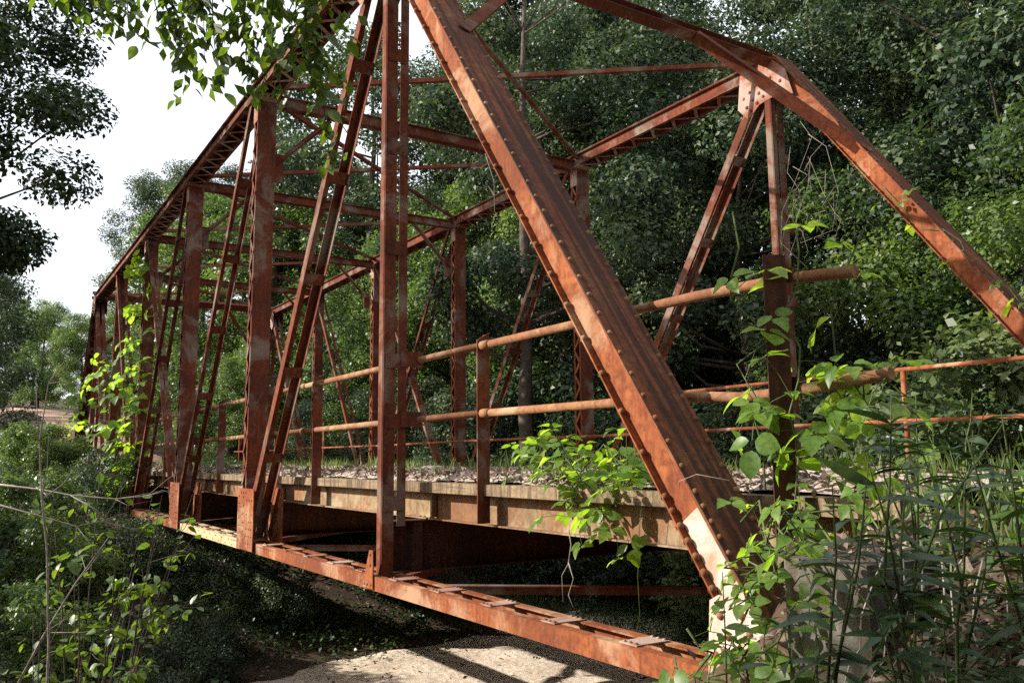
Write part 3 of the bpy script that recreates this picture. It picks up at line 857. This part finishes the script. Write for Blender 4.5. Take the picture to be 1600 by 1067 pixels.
# the dark tree whose boughs fill the upper left corner
tr, v, q = make_broadleaf(seed=51, ht=15.5, z0=6.6, R=4.0, ncl=80, n=56000, leaf=.15, r0=.2, cr=(.11, .26))
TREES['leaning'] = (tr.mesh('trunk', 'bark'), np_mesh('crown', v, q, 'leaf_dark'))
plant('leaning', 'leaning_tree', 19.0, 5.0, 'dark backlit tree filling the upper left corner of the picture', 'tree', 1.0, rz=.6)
G5 = 'understory trees along the right edge of the road'
for x, y, s in [(10.5, -10.5, .85), (14.8, -10.2, .8), (19.5, -9.6, .8), (24, -9.2, .7), (29, -8.7, .65), (7.2, -12.3, .95), (3.0, -12.2, .9), (-1.5, -12.0, .9)]:
    plant('understory', 'understory_tree', x, y, 'low leafy understory tree at the foot of the woods behind the far railing', 'tree', s, group=G5)
for key, x, y, s in [('oak', -9, 7.5, .8), ('beech', -7, 13, .9), ('oak', -15, 3, .8), ('gum', -10, -12, .9), ('beech', -17, -9, .9), ('oak', -2, 16, .75), ('beech', -5.8, 5.6, .55)]:  # out-of-view trees, added only to block sky light from the foreground
    plant(key, 'skylight_blocking_tree', x, y, 'unseen tree behind the viewer, added to cut sky light on the foreground', 'tree', s, group='added trees behind the viewer')
plant('maple', 'edge_tree', 3.4, -12.6, 'sunlit pale green tree at the right edge above the far end post', 'tree', .68, rz=1.2)
# creepers heaped beside the road on the right
for x, y, s, lab in [(3.2, -9.4, 1.2, 'heaped green creeper thicket behind the far end post'), (5.9, -9.2, 1.05, 'lower creeper thicket behind the far railing, right of the steel post'),
                     (.9, -9.8, 1.15, 'tall creeper thicket at the right edge of the picture'), (8.3, -9.0, .8, 'small creeper thicket left of the vine-wrapped steel post')]:
    plant('kudzu', 'creeper_thicket', x, y, lab, 'bush', s)
# low bushes under and beyond the bridge
for i, (x, y, s) in enumerate([(14.9, -1.0, .7), (9.8, -10.6, 1.0), (12.6, -9.6, 1.1), (15.6, -4.6, .7), (15.4, -8.6, 1.1), (7.0, -11.0, .9), (18, -7.2, 1.1), (13.4, -12, 1.2), (6.2, -9.6, .7)]):
    plant('low_bush', 'creek_bush', x, y, 'pale green bush at the edge of the sandy creek beneath the deck', 'bush', s, group='bushes beyond the sand')
for x, y, s in [(16.5, .5, .7), (14.2, 2.6, .8), (18.6, 2.8, 1.0), (12.0, 3.1, .75), (11.0, .6, .55), (12.6, .1, .55), (13.8, -1.6, .6), (12.2, 1.5, .5), (9.0, 1.6, .5), (20.5, .6, .8)]:
    plant('low_bush', 'bank_bush', x, y, 'small shaded bush on the far bank under the near truss', 'bush', s, group='bushes on the shaded far bank')
for x, y, s, lab in [(13.2, 2.9, .72, 'sunlit leafy thicket on the left bank below the third post'), (16.4, 2.7, .75, 'sunlit leafy thicket on the left bank beside the vine-covered post'), (10.0, 3.1, .6, 'smaller sunlit thicket low on the left bank'), (27.0, 3.4, .55, 'sunlit thicket between the two farthest near-side posts'), (24.5, 2.0, .66, 'bright sunlit thicket at the foot of the farthest near-side posts'), (29, 2.0, .6, 'sunlit thicket below the far end post, beside the road'),
                     (21.0, 3.6, .6, 'green thicket left of the vine-covered post'), (34, 2.6, .42, 'far sunlit thicket where the clay road begins')]:
    plant('thicket', 'bank_thicket', x, y, lab, 'bush', s)
for x, y, s, lab in [(10.8, 5.7, .9, 'tall shaded thicket at the left edge of the picture'), (14, 5.2, 1.1, 'shaded thicket behind the left foreground shrub'),
                     (7.6, 4.5, .62, 'dark low thicket in the lower left corner')]:
    plant('understory', 'left_thicket', x, y, lab, 'bush', s * .62)

# ---- individual leaves
def leaf_mesh(name, outline, fold, curl, mat):
    """outline: half widths along the length; folded along the midrib"""
    n = len(outline); vs, fs = [], []
    for i, (t, w) in enumerate(outline):
        z = -curl * t * t
        vs += [(-w, t, z + fold * w), (0, t, z), (w, t, z + fold * w)]
    for i in range(n - 1):
        a = i * 3; b = a + 3
        fs += [(a, a + 1, b + 1, b), (a + 1, a + 2, b + 2, b + 1)]
    return MB().add(vs, fs, True).mesh(name, mat)
OVATE = [(0, .01), (.12, .19), (.30, .30), (.50, .30), (.70, .21), (.86, .10), (1, .005)]
LOBED = [(0, .02), (.06, .26), (.22, .43), (.40, .46), (.50, .31), (.64, .27), (.82, .16), (1, .005)]
ROUND = [(0, .01), (.10, .24), (.30, .40), (.55, .42), (.78, .28), (.92, .12), (1, .005)]
LANCE = [(0, .01), (.15, .07), (.40, .11), (.65, .085), (.85, .04), (1, .003)]
LM = {'kudzu': [leaf_mesh('leaf', LOBED, .22, .25, 'leaf_kudzu'), leaf_mesh('leaf', ROUND, .15, .15, 'leaf_kudzu'), leaf_mesh('leaf', OVATE, .25, .35, 'leaf_kudzu')],
      'branch': [leaf_mesh('leaf', OVATE, .2, .2, 'leaf_branch'), leaf_mesh('leaf', OVATE, .35, .1, 'leaf_branch')],
      'weed': [leaf_mesh('leaf', LANCE, .3, .3, 'leaf_weed'), leaf_mesh('leaf', LANCE, .2, .6, 'leaf_weed')],
      'shrub': [leaf_mesh('leaf', ROUND, .15, .2, 'leaf_branch'), leaf_mesh('leaf', OVATE, .2, .1, 'leaf_branch')],
      'broad': [leaf_mesh('leaf', OVATE, .2, .3, 'leaf_kudzu')]}
R = random.Random(21)
def put_leaf(kind, base, axis, nrm, size, parent, origin):
    axis = Vector(axis).normalized(); nrm = Vector(nrm)
    s = axis.cross(nrm)
    if s.length < 1e-3: s = axis.orthogonal()
    s.normalize(); n = s.cross(axis)
    o = link('leaf', R.choice(LM[kind]), parent)
    o.matrix_local = Matrix.Translation(Vector(base) - Vector(origin)) @ Matrix((s, axis, n)).transposed().to_4x4() @ Matrix.Diagonal((size * R.uniform(.85, 1.15), size, size, 1))
    return o
def rv(a=1.0): return Vector((R.gauss(0, a), R.gauss(0, a), R.gauss(0, a)))
TOSUN = SUN
def trefoil(pos, out, size, parent, origin, up_bias=.9):
    """three leaflets of one creeper leaf, blades turned to the light"""
    nrm = (Vector((0, 0, up_bias)) + TOSUN * .5 + Vector(out) * .7 + rv(.35)).normalized()
    ax = Vector(out) * .7 + Vector((0, 0, -.5)) + rv(.4)
    ax = (ax - nrm * ax.dot(nrm)).normalized(); sd = ax.cross(nrm)
    for k in (0, 1, -1):
        a = (ax * (1 if k == 0 else .25) + sd * k).normalized()
        b = Vector(pos) + a * size * .12 + (ax * size * .25 if k == 0 else Vector((0, 0, 0)))
        put_leaf('kudzu', b, a, (nrm + rv(.16)), size * (1 if k == 0 else .9), parent, origin)
def wander(p0, p1, n, amp):
    p0, p1 = Vector(p0), Vector(p1)
    return [p0.lerp(p1, i / n) + rv(amp) * (1 if 0 < i < n else 0) for i in range(n + 1)]
def creeper(name, label, origin, runs, n_leaf, size, spread, out, up_bias=.9, cat='vine'):
    e = thing(name, label, cat, origin)
    m = MB()
    paths = []
    for a, b, amp in runs:
        p = wander(a, b, 9, amp); paths.append(p); m.tube(p, .0055, 5)
    pend = []
    for _ in range(n_leaf):
        p = R.choice(paths); i = R.randrange(len(p) - 1)
        s = p[i].lerp(p[i + 1], R.random())
        d = (Vector(out) * .6 + rv(.7)).normalized()
        q = s + d * R.uniform(.25, 1) * spread
        m.tube([s, s.lerp(q, .5) + Vector((0, 0, .02)), q], .0025, 4, False)
        pend.append((q, d))
    m.build('stem', 'green_stem', e, origin)
    for q, d in pend: trefoil(q, d, size * R.uniform(.65, 1.15), e, origin, up_bias)
    return e
creeper('creeper', 'big-leaved green vine climbing the dark steel post', (.14, -.25, .9),
        [((.05, -.15, .9), (.02, -.25, 2.45), .05), ((.2, -.1, 1.0), (.3, -.05, 2.6), .06), ((-.05, -.35, 1.3), (-.25, -.4, 2.45), .06), ((-.1, -.33, 1.25), (-.45, -.4, 1.65), .07)],
        46, .135, .32, (-.25, .2, .1))
creeper('creeper', 'mass of bright green vine spilling over the deck edge onto the stringer', (2.4, -.6, .95),
        [((1.3, -.7, 1.0), (3.3, -.7, 1.02), .09), ((1.5, -.55, 1.02), (2.9, -.45, 1.1), .1), ((1.5, -.6, 1.1), (3.2, -.65, 1.28), .12), ((2.4, -.4, .97), (2.3, -.33, .72), .03), ((1.8, -.4, .97), (1.75, -.32, .72), .03)],
        98, .13, .34, (0, .3, .7))
creeper('creeper', 'tangled green vine around the foot of the near end post', (-.1, .35, .45),
        [((.35, .1, .6), (-.7, .1, 1.0), .08), ((-.5, .7, .62), (.1, -.2, .98), .08), ((-.9, .5, .75), (-.1, -.5, 1.0), .08), ((-.95, .9, .75), (-.4, .75, .9), .05)],
        40, .09, .22, (-.1, .5, .4))
creeper('creeper', 'low vine in front of the bleached plate at the bottom of the picture', (-.35, .9, 0),
        [((-.15, .55, -.1), (-.25, .95, .45), .05), ((-.5, .9, .0), (.05, .75, .25), .06), ((-.46, .8, .2), (-.47, .85, .75), .05), ((-.2, .95, .1), (-.6, .72, .5), .05), ((-.1, .8, .0), (.3, .6, .05), .05)],
        56, .085, .16, (-.25, .5, .3))
creeper('creeper', 'leafy vine shrouding the fourth near-side post from base to top chord', (20, .25, .1),
        [((20, .25, .3), (20.0, .3, 6.7), .08), ((19.85, .2, .3), (19.8, -.1, 6.5), .10), ((20.2, .35, .2), (20.1, .35, 4.0), .1)],
        98, .27, .48, (-.5, .4, .1))
creeper('creeper', 'thin vine on the farthest near-side posts', (25.5, .3, .1),
        [((25, .3, .2), (25, .3, 4.5), .1), ((30, .3, .2), (29.9, .3, 3.6), .1), ((31, .4, .4), (31, .4, 4.2), .1)],
        70, .28, .5, (-.4, .5, .1))
creeper('creeper', 'few vine leaves on the far end post below its hip joint', (2.6, -W, 3.6),
        [((1.2, -W + .1, 2.3), (3.3, -W + .15, 4.6), .08), ((.9, -W - .3, 2.0), (1.5, -W - .2, 3.2), .1)], 18, .12, .3, (-.2, .3, -.2))

# the shade tree left of the camera with a bough reaching over the picture
tr, v, q = make_broadleaf(seed=44, ht=7.6, z0=3.0, R=2.5, ncl=42, n=15000, leaf=.13, r0=.14)
st = thing('shade_tree', 'tree outside the left edge whose leafy bough hangs across the upper left', 'tree', (2.4, 9.2, gz(2.4, 9.2) - .1))
tr.mesh('trunk', 'bark')
link('trunk', tr.mesh('trunk', 'bark'), st)
link('crown', np_mesh('crown', v, q, 'leaf_branch'), st, kind='stuff')
SO = st.location
TW = [((2.28, 3.06, 4.21), (2.18, 2.97, 3.73)), ((1.98, 2.94, 4.09), (1.86, 2.81, 3.59)), ((2.06, 2.88, 4.15), (1.91, 2.66, 3.46)), ((2.13, 2.65, 4.26), (2.16, 2.66, 3.39)),
      ((1.68, 2.63, 4.03), (1.64, 2.56, 3.22)), ((1.68, 2.47, 4.09), (1.65, 2.41, 3.34)), ((1.44, 2.44, 3.97), (1.37, 2.35, 3.37)), ((1.65, 2.23, 4.14), (1.73, 2.33, 3.27)),
      ((1.40, 2.20, 4.03), (1.36, 2.08, 3.11)), ((1.61, 2.01, 4.20), (1.67, 2.09, 3.46)), ((1.40, 2.11, 3.73), (1.36, 2.01, 2.82)), ((1.66, 2.18, 3.84), (1.45, 1.91, 3.34)),
      ((1.35, 1.94, 4.08), (1.50, 2.23, 3.55)), ((1.94, 2.50, 4.13), (2.09, 2.82, 3.66)), ((1.67, 2.27, 4.14), (1.80, 2.51, 3.53)), ((1.87, 2.77, 4.09), (1.73, 2.60, 3.59)),
      ((1.34, 2.10, 4.02), (1.23, 1.98, 3.54)), ((2.34, 3.16, 4.21), (2.19, 3.02, 3.85))]
TW += [((2.5, 3.42, 4.2), (2.46, 3.36, 3.92)), ((2.42, 3.3, 4.2), (2.36, 3.2, 3.82)), ((2.36, 3.2, 4.2), (2.28, 3.08, 3.75)), ((2.2, 3.12, 4.2), (2.05, 2.9, 3.62)), ((1.95, 2.85, 4.15), (1.98, 2.72, 3.5)), ((1.8, 2.7, 4.1), (1.78, 2.62, 3.45)), ((1.6, 2.5, 4.05), (1.5, 2.42, 3.4)), ((1.5, 2.3, 4.0), (1.55, 2.25, 3.3))]
bough = MB()
bough.tube([(2.5, 9.2, 3.6), (2.5, 7.4, 4.5), (2.3, 5.2, 4.85), (2.15, 3.6, 4.65), (1.9, 2.7, 4.45), (1.5, 2.0, 4.3)], [.055, .045, .034, .024, .016, .008], 7)
for a, b in TW:
    a, b = Vector(a), Vector(b)
    hub = min([Vector((2.15, 3.6, 4.65)), Vector((1.9, 2.7, 4.45)), Vector((1.5, 2.0, 4.3)), Vector((2.0, 3.1, 4.52))], key=lambda h: (h - a).length)
    bough.tube([hub, hub.lerp(a, .6) + Vector((0, 0, .03)), a, a.lerp(b, .5) + rv(.02), b], [.007, .006, .0045, .003, .0015], 5)
bg = bough.build('bough', 'bark', st, SO)
spare = []
for a, b in TW:
    a, b = Vector(a), Vector(b); L = (b - a).length
    n = max(12, int(L / .018)); d = (b - a).normalized()
    for k in range(n):
        t = (k + R.random()) / n
        p = a.lerp(b, t) + rv(.035)
        sd = d.cross(Vector((R.gauss(0, 1), R.gauss(0, 1), .2))).normalized()
        ax = (d * .7 + sd * .8 * (1 if k % 2 else -1) + Vector((0, 0, -.25)) + rv(.18))
        nr = Vector((0, 0, .8)) + rv(.5) + TOSUN * .3
        if k % 4 == 1 or t > .95: put_leaf('branch', p, ax, nr, R.uniform(.075, .115), bg, SO)
        else: spare.append((tuple(p - SO), tuple(ax), tuple(nr), R.uniform(.07, .11)))
sp = [np.array([x[i] for x in spare]) for i in range(4)]
v, q = leaf_quads(sp[0], sp[1], unit(sp[2]), sp[3], sp[3] * .55, .2)
link('leaf', np_mesh('leaf', v, q, 'leaf_branch'), bg, kind='stuff')

# foreground shrub on the left with lit round leaves
def twiggy(name, label, base, tips, n_leaf, size, kind, mat='bark', r0=.014, lit=.5, cat='shrub'):
    e = thing(name, label, cat, base)
    m = MB(); B = Vector(base); paths = []
    for t in tips:
        t = Vector(t)
        p = [B, B.lerp(t, .35) + Vector((0, 0, .1)) + rv(.04), B.lerp(t, .7) + rv(.05) + Vector((0, 0, .05)), t]
        m.tube(p, [r0, r0 * .7, r0 * .42, r0 * .14], 6); paths.append(p)
        for k in range(3):
            s = p[2].lerp(p[3], R.random() * .8) if k else p[1].lerp(p[2], .7)
            q = s + Vector((R.gauss(0, .2), R.gauss(0, .2), R.uniform(-.05, .25)))
            m.tube([s, s.lerp(q, .5) + rv(.02), q], [r0 * .3, r0 * .22, r0 * .1], 5); paths.append([s, s.lerp(q, .5), q])
    m.build('stem', mat, e, base)
    for _ in range(n_leaf):
        p = R.choice(paths); i = R.randrange(len(p) - 1)
        if p[0] == B and i == 0: continue
        s = p[i].lerp(p[i + 1], R.random())
        out = rv(1).normalized()
        put_leaf(kind, s + out * .03, out + Vector((0, 0, -.35)), Vector((0, 0, .9)) + TOSUN * lit + rv(.35), size * R.uniform(.6, 1.2), e, base)
    return e
twiggy('shrub', 'leggy shrub with small round sunlit leaves in the left foreground', (3.9, 2.8, gz(3.9, 2.8)),
       [(3.4, 2.45, .95), (3.5, 2.7, 1.05), (3.3, 2.35, .6), (3.6, 2.95, .7), (3.45, 2.5, .2), (3.75, 3.1, 1.0), (3.3, 2.6, .4), (3.7, 2.4, .8), (3.55, 2.9, -.1), (3.5, 2.6, .75)], 270, .085, 'shrub')
twiggy('shrub', 'dim low shrub with pointed leaves at the bottom left corner', (3.2, 3.0, gz(3.2, 3.0)),
       [(2.9, 2.9, .1), (3.2, 2.6, .0), (2.8, 3.2, .35), (3.4, 3.2, .2), (3.1, 2.8, -.3), (2.9, 2.5, -.35), (3.5, 2.7, -.2)], 150, .075, 'branch')
twiggy('shrub', 'leafy shrub behind the bare grey twigs at the left', (5.4, 2.7, gz(5.4, 2.7)),
       [(5.2, 2.2, .9), (5.5, 2.6, 1.15), (5.0, 2.0, .5), (5.3, 3.0, .9), (5.1, 2.4, .1), (5.6, 2.2, .7), (5.2, 2.8, .3), (5.0, 1.9, .9)], 240, .10, 'shrub')
def dead_branch(name, label, pts, r, cat='branch'):
    e = thing(name, label, cat, pts[0])
    m = MB().tube(pts, [r * (1 - .75 * i / (len(pts) - 1)) for i in range(len(pts))], 6)
    for i in range(1, len(pts) - 1):
        for _ in range(2):
            s = Vector(pts[i]); q = s + (Vector(pts[i + 1]) - s) * R.uniform(.5, 1.1) + rv(.12)
            m.tube([s, s.lerp(q, .5) + rv(.02), q], [r * .4, r * .28, r * .1], 5)
    m.build('wood', 'grey_twig', e, pts[0])
dead_branch('dead_branch', 'bare grey branch reaching across the left shrub to the truss', [(4.29, 3.53, 1.05), (3.96, 3.18, 1.00), (3.73, 3.00, .96), (3.56, 2.73, .93), (3.44, 2.54, .95), (3.35, 2.41, .99)], .007)
dead_branch('dead_branch', 'short bare twig below the long grey branch', [(3.41, 3.43, .92), (3.28, 2.99, .77), (3.29, 2.84, .80), (3.30, 2.68, .85)], .005)
dead_branch('dead_branch', 'slanting grey stem rising from the lower left corner', [(3.36, 3.26, -.19), (3.36, 3.13, .10), (3.32, 2.97, .41), (3.40, 2.78, .68)], .010)
dead_branch('bare_cane', 'thin dark bare cane standing upright at the left edge', [(2.1, 3.18, -1.2), (2.07, 3.21, .25), (2.01, 3.25, .74), (1.99, 3.29, 1.00), (1.96, 3.32, 1.30), (1.90, 3.30, 1.59), (1.85, 3.24, 1.70)], .007, 'cane')

# tall dark weeds in the right foreground
def weed(label, base, top, n_leaf, size, branches=3):
    B, T = Vector(base), Vector(top)
    e = thing('weed', label, 'weed', base)
    m = MB(); paths = [wander(B, T, 6, .012)]
    m.tube(paths[0], [.007 * (1 - .8 * i / 6) for i in range(7)], 6)
    for k in range(branches):
        f = R.uniform(.15, .6); s = B.lerp(T, f)
        q = s + (T - B) * R.uniform(.3, .5) + Vector((R.gauss(0, .12), R.gauss(0, .12), 0))
        p = [s, s.lerp(q, .5) + rv(.015), q]; m.tube(p, [.004, .003, .0012], 5); paths.append(p)
    m.build('stem', 'green_stem', e, base)
    for k in range(n_leaf):
        p = paths[0] if R.random() < .5 else R.choice(paths)
        f = R.uniform(.12, 1) * (len(p) - 1); i = min(int(f), len(p) - 2)
        s = p[i].lerp(p[i + 1], f - i)
        a = R.uniform(0, 6.28); tip = f / (len(p) - 1)
        ax = Vector((math.cos(a), math.sin(a), .25 + .9 * max(0, tip - .6)))
        put_leaf('weed', s, ax, Vector((0, 0, 1)) + rv(.3), size * R.uniform(.6, 1.15) * (1.15 - .5 * tip), e, base)
for lab, b, t, n in [('tallest dark lance-leaved weed in the right foreground', (-1.84, 1.80), (-1.99, 1.99, 1.30), 60), ('weed with a straight stalk just right of the tallest weed', (-1.80, 1.62), (-1.98, 1.62, 1.28), 46),
                     ('shorter weed left of the tallest one, above the concrete', (-1.70, 1.90), (-1.86, 2.03, 1.12), 40), ('slender weed at the right edge of the picture', (-1.95, 1.55), (-2.10, 1.66, 1.24), 44),
                     ('bushy weed behind the others, near the gravel road', (-1.30, .95), (-1.42, 1.0, 1.38), 44), ('small weed at the foot of the foreground clump', (-1.75, 2.05), (-1.82, 2.06, .82), 26),
                     ('leaning weed low at the right corner', (-2.02, 1.72), (-2.12, 1.62, .98), 30), ('feathery weed before the far railing', (-.95, .05), (-1.05, .0, 1.45), 30)]:
    weed(lab, (b[0], b[1], gz(*b) - .02), t, int(n * 1.6), .155, 5)
def sapling(label, base, top, n, size):
    B, T = Vector(base), Vector(top)
    e = thing('sapling', label, 'sapling', base)
    MB().tube(wander(B, T, 5, .008), [.004, .0035, .003, .0026, .002, .0012], 6).build('stem', 'green_stem', e, base)
    for k in range(n):
        s = B.lerp(T, .25 + .75 * k / n); a = k * 2.4
        put_leaf('broad', s, Vector((math.cos(a), math.sin(a), .15)), Vector((0, 0, 1)) + TOSUN * .3 + rv(.2), size * R.uniform(.7, 1.1), e, base)
sapling('thin sapling with paired oval leaves in front of the end post foot', (-1.20, 1.70, .02), (-1.30, 1.80, .86), 16, .085)
sapling('low sapling beside the concrete block', (-1.05, 1.15, .25), (-1.15, 1.2, .72), 12, .10)
sapling('broad-leaved seedling at the right edge over the road', (-2.2, 1.45, .3), (-2.22, 1.42, 1.22), 12, .12)
sapling('broad-leaved seedling behind the tall weeds', (-1.45, .55, .6), (-1.5, .5, 1.14), 14, .12)

# grass, litter and ground cover: uncountable
def scatter(n, x0, x1, y0, y1, rng, keep=None):
    x = rng.uniform(x0, x1, n); y = rng.uniform(y0, y1, n)
    if keep is not None:
        k = keep(x, y); x, y = x[k], y[k]
    return x, y
def grass(name, label_areas, mat, rng, hgt, base_z=ground):
    P = []
    for (n, x0, x1, y0, y1) in label_areas:
        x, y = scatter(n, x0, x1, y0, y1, rng)
        k = wob(x * 1.5, y * 1.5) + rng.normal(size=len(x)) * .3 > -.15
        P.append(np.stack([x[k], y[k], base_z(x[k], y[k]) - .01], 1))
    P = np.concatenate(P); n = len(P)
    ax = np.stack([rng.normal(size=n) * .35, rng.normal(size=n) * .35, np.ones(n)], 1)
    L = hgt * rng.uniform(.4, 1.25, n)
    v, q = leaf_quads(P, ax, rnd_unit(n, rng), L, .012 + .012 * rng.random(n), .2)
    o = link(name, np_mesh(name, v, q, mat), kind='stuff')
    return o
rng = np.random.default_rng(5)
o = grass('roadside_grass', [(9000, -6, 16, -9.6, -6.9), (1700, -4, -.5, -1.2, .3), (2500, 36, 60, -8, -5.4), (2500, 36, 60, -.9, 2.5), (1600, -3, 1, -6.9, -5.6)], 'grass_blade', rng, .34)
o['label'] = 'sunlit grass along the road verges'; o['category'] = 'grass'
o = grass('deck_grass', [(700, .2, 34, -1.4, -.75), (2600, 0, 30, -W + .45, -W + 1.3), (260, 1.4, 3.2, -1.0, -.5)], 'grass_blade', rng, .26, lambda x, y: mound(x, y))
o['label'] = 'wispy grass growing in the dirt on the bridge deck'; o['category'] = 'grass'
def litter(name, areas, mat, rng, leaf, zf, lift=.012, tilt=.35):
    P = []
    for (n, x0, x1, y0, y1) in areas:
        x, y = scatter(n, x0, x1, y0, y1, rng)
        P.append(np.stack([x, y, zf(x, y) + lift * rng.uniform(.3, 2.2, len(x))], 1))
    P = np.concatenate(P); n = len(P)
    nrm = unit(np.array([0, 0, 1.0]) + rng.normal(size=(n, 3)) * tilt)
    ax = rnd_unit(n, rng); ax = unit(ax - nrm * (ax * nrm).sum(1, keepdims=True))
    L = leaf * rng.uniform(.5, 1.3, n)
    v, q = leaf_quads(P, ax, nrm, L, L * .55, .25)
    return link(name, np_mesh(name, v, q, mat), kind='stuff')
o = litter('deck_litter', [(4200, -.4, 20, -.95, -.46), (2500, 20, 35, -1.2, -.46), (2500, 0, 30, -W + .5, -W + 1.4)], 'dead_leaf', rng, .07, mound, .02, .6)
o['label'] = 'dry brown leaf litter heaped along the deck edge'; o['category'] = 'leaf litter'
o = litter('ground_litter', [(9000, -4, 8, -.2, 5), (12000, 11, 26, -9, 5), (6000, -3, 0, .3, 3)], 'dead_leaf', rng, .075, ground, .012, .45)
o['label'] = 'brown fallen leaves over the shaded banks'; o['category'] = 'leaf litter'
o = litter('wall_litter', [(420, -.97, -.5, -.9, .66)], 'dead_leaf', rng, .06, lambda x, y: .765 + 0 * x, .02, .7)
o['label'] = 'dead leaves lying on top of the concrete block'; o['category'] = 'leaf litter'
def cover(name, areas, mat, rng, leaf, hgt):
    V_, Q_, k = [], [], 0
    for (n, x0, x1, y0, y1) in areas:
        x, y = scatter(n, x0, x1, y0, y1, rng, lambda a, b: wob(a * .9, b * .9) + rng.normal(size=len(a)) * .25 > -.1)
        m = len(x)
        P = np.stack([x, y, ground(x, y) + hgt * rng.random(m) ** .6], 1)
        nrm = unit(np.array([0, 0, 1.0]) + rng.normal(size=(m, 3)) * .5)
        ax = rnd_unit(m, rng); ax = unit(ax - nrm * (ax * nrm).sum(1, keepdims=True))
        L = leaf * rng.uniform(.5, 1.3, m)
        v, q = leaf_quads(P, ax, nrm, L, L * .6, .2)
        V_.append(v); Q_.append(q + k); k += len(v)
    return link(name, np_mesh(name, np.concatenate(V_), np.concatenate(Q_), mat), kind='stuff')
o = litter('sand_debris', [(900, 5, 14, -9, 2)], 'dead_leaf', rng, .09, sand_z, .01, .5)
o['label'] = 'scattered leaves and bark bits on the creek sand'; o['category'] = 'debris'
o = cover('ground_cover', [(26000, 11, 34, -9, 6), (14000, 2.5, 11, 1.0, 6), (12000, 4, 20, -14, -9), (30000, 34, 75, -.6, 14), (9000, -6, 12, -12, -7), (22000, 12.4, 20, -6, 4), (5000, 9.5, 13, .2, 4)], 'leaf_weed', rng, .09, .28)
o['label'] = 'low green ground cover on the creek banks'; o['category'] = 'ground cover'
o = cover('slope_cover', [(5200, -4, -.9, -.9, 1.1), (1500, -3.2, -1.2, 1.1, 2.4)], 'leaf_weed', rng, .06, .16)
o['label'] = 'small green plants on the slope beside the approach road'; o['category'] = 'ground cover'
o = cover('verge_cover', [(16000, 20, 48, .5, 6), (6000, 36, 60, -9, -5.5)], 'leaf_bright', rng, .13, .5)
o['label'] = 'bright low greenery on the far bank'; o['category'] = 'ground cover'
def hanging(name, label, runs, r=.004, mat='grey_twig', cat='vine'):
    e = thing(name, label, cat, runs[0][0])
    for p in runs: MB().tube(p, [r * (1 - .5 * i / (len(p) - 1)) for i in range(len(p))], 5).build('strand', mat, e, runs[0][0])
hanging('dead_vine', 'pale dry root dangling below the stringer flange', [[(2.46, -.40, .63), (2.43, -.40, .52), (2.47, -.40, .37), (2.56, -.40, .27), (2.55, -.40, .07)], [(2.47, -.40, .38), (2.42, -.41, .26), (2.49, -.41, .13), (2.43, -.41, .04)]], .006)
hanging('thin_vine', 'thread-thin green vine hanging off the deck edge beside the end post', [[(1.52, -.36, .94), (1.57, -.36, .68), (1.60, -.36, .37), (1.59, -.36, .12), (1.67, -.36, -.15)]], .003, 'green_stem')
hanging('dry_tangle', 'tangle of dry grey vines caught on the far hanger', [[(4.44, -6.0, 5.87), (4.26, -6.0, 5.57), (4.61, -6.0, 4.98), (4.83, -6.0, 4.67), (4.89, -6.0, 4.21), (4.45, -6.0, 3.75)],
    [(4.32, -6.0, 5.64), (4.04, -6.0, 5.37), (3.89, -6.0, 4.69), (4.02, -6.0, 4.19), (4.55, -6.0, 4.13)], [(4.71, -6.1, 5.6), (4.79, -6.1, 5.24), (4.58, -6.1, 4.9), (4.86, -6.1, 4.5), (5.0, -6.1, 4.1)]]
    + [wander((R.uniform(3.9, 4.9), -6.0, R.uniform(4.4, 5.8)), (R.uniform(3.7, 4.9), -6.05, R.uniform(3.7, 5.0)), 5, .09) for _ in range(9)], .0035)
hanging('dry_vine', 'curled dry tendril hanging from the near end post flange', [[(3.00, -.06, 3.76), (3.07, .02, 3.69), (3.12, .10, 3.69), (3.08, .04, 3.67), (3.08, 0, 3.54)], [(3.53, -.29, 4.02), (3.52, -.38, 3.76), (3.55, -.40, 3.49), (3.53, -.46, 3.37)]], .004)
hanging('bare_tendril', 'single dry stalk arching over the cover plate of the near end post', [[(.57, .195, 1.01), (.55, .21, 1.05), (.42, .2, 1.09), (.19, .19, 1.06)]], .003)

# look-alikes of one group are told apart by their order across the picture
ORD = ['leftmost', 'second from the left', 'third from the left', 'fourth from the left', 'fifth from the left', 'sixth from the left', 'seventh from the left', 'eighth from the left', 'ninth from the left', 'tenth from the left', 'eleventh from the left', 'twelfth from the left', 'thirteenth from the left']
for grp, phrase in (('understory trees along the right edge of the road', 'of the low understory trees behind the far railing'), ('sunlit trees past the far end of the bridge', 'of the sunlit trees past the far portal'),
                    ('lighter trees at the edge of the woods', 'of the lighter green trees before the dark woods'), ('bushes on the shaded far bank', 'of the small bushes on the shaded far bank'), ('bushes beyond the sand', 'of the pale bushes beyond the creek sand'),
                    ('distant trees along the climbing road', 'of the small distant trees up the clay road'), ('trees left of the far road', 'of the hazy trees left of the clay road')):
    mem = [o for o in SC.objects if o.get('group') == grp]
    mem.sort(key=lambda o: (o.location - CAM_POS).dot(r_) / (o.location - CAM_POS).dot(fw))
    for k, o in enumerate(mem): o['label'] = ORD[k] + ' ' + phrase

hanging('bare_roots', 'pale bare roots trailing down beside the concrete block', [wander((-1.0 - .06 * k, .62 - .03 * k, .80), (-1.02 - .09 * k, .95 + .05 * (k % 3), .18), 6, .03) for k in range(8)], .004)
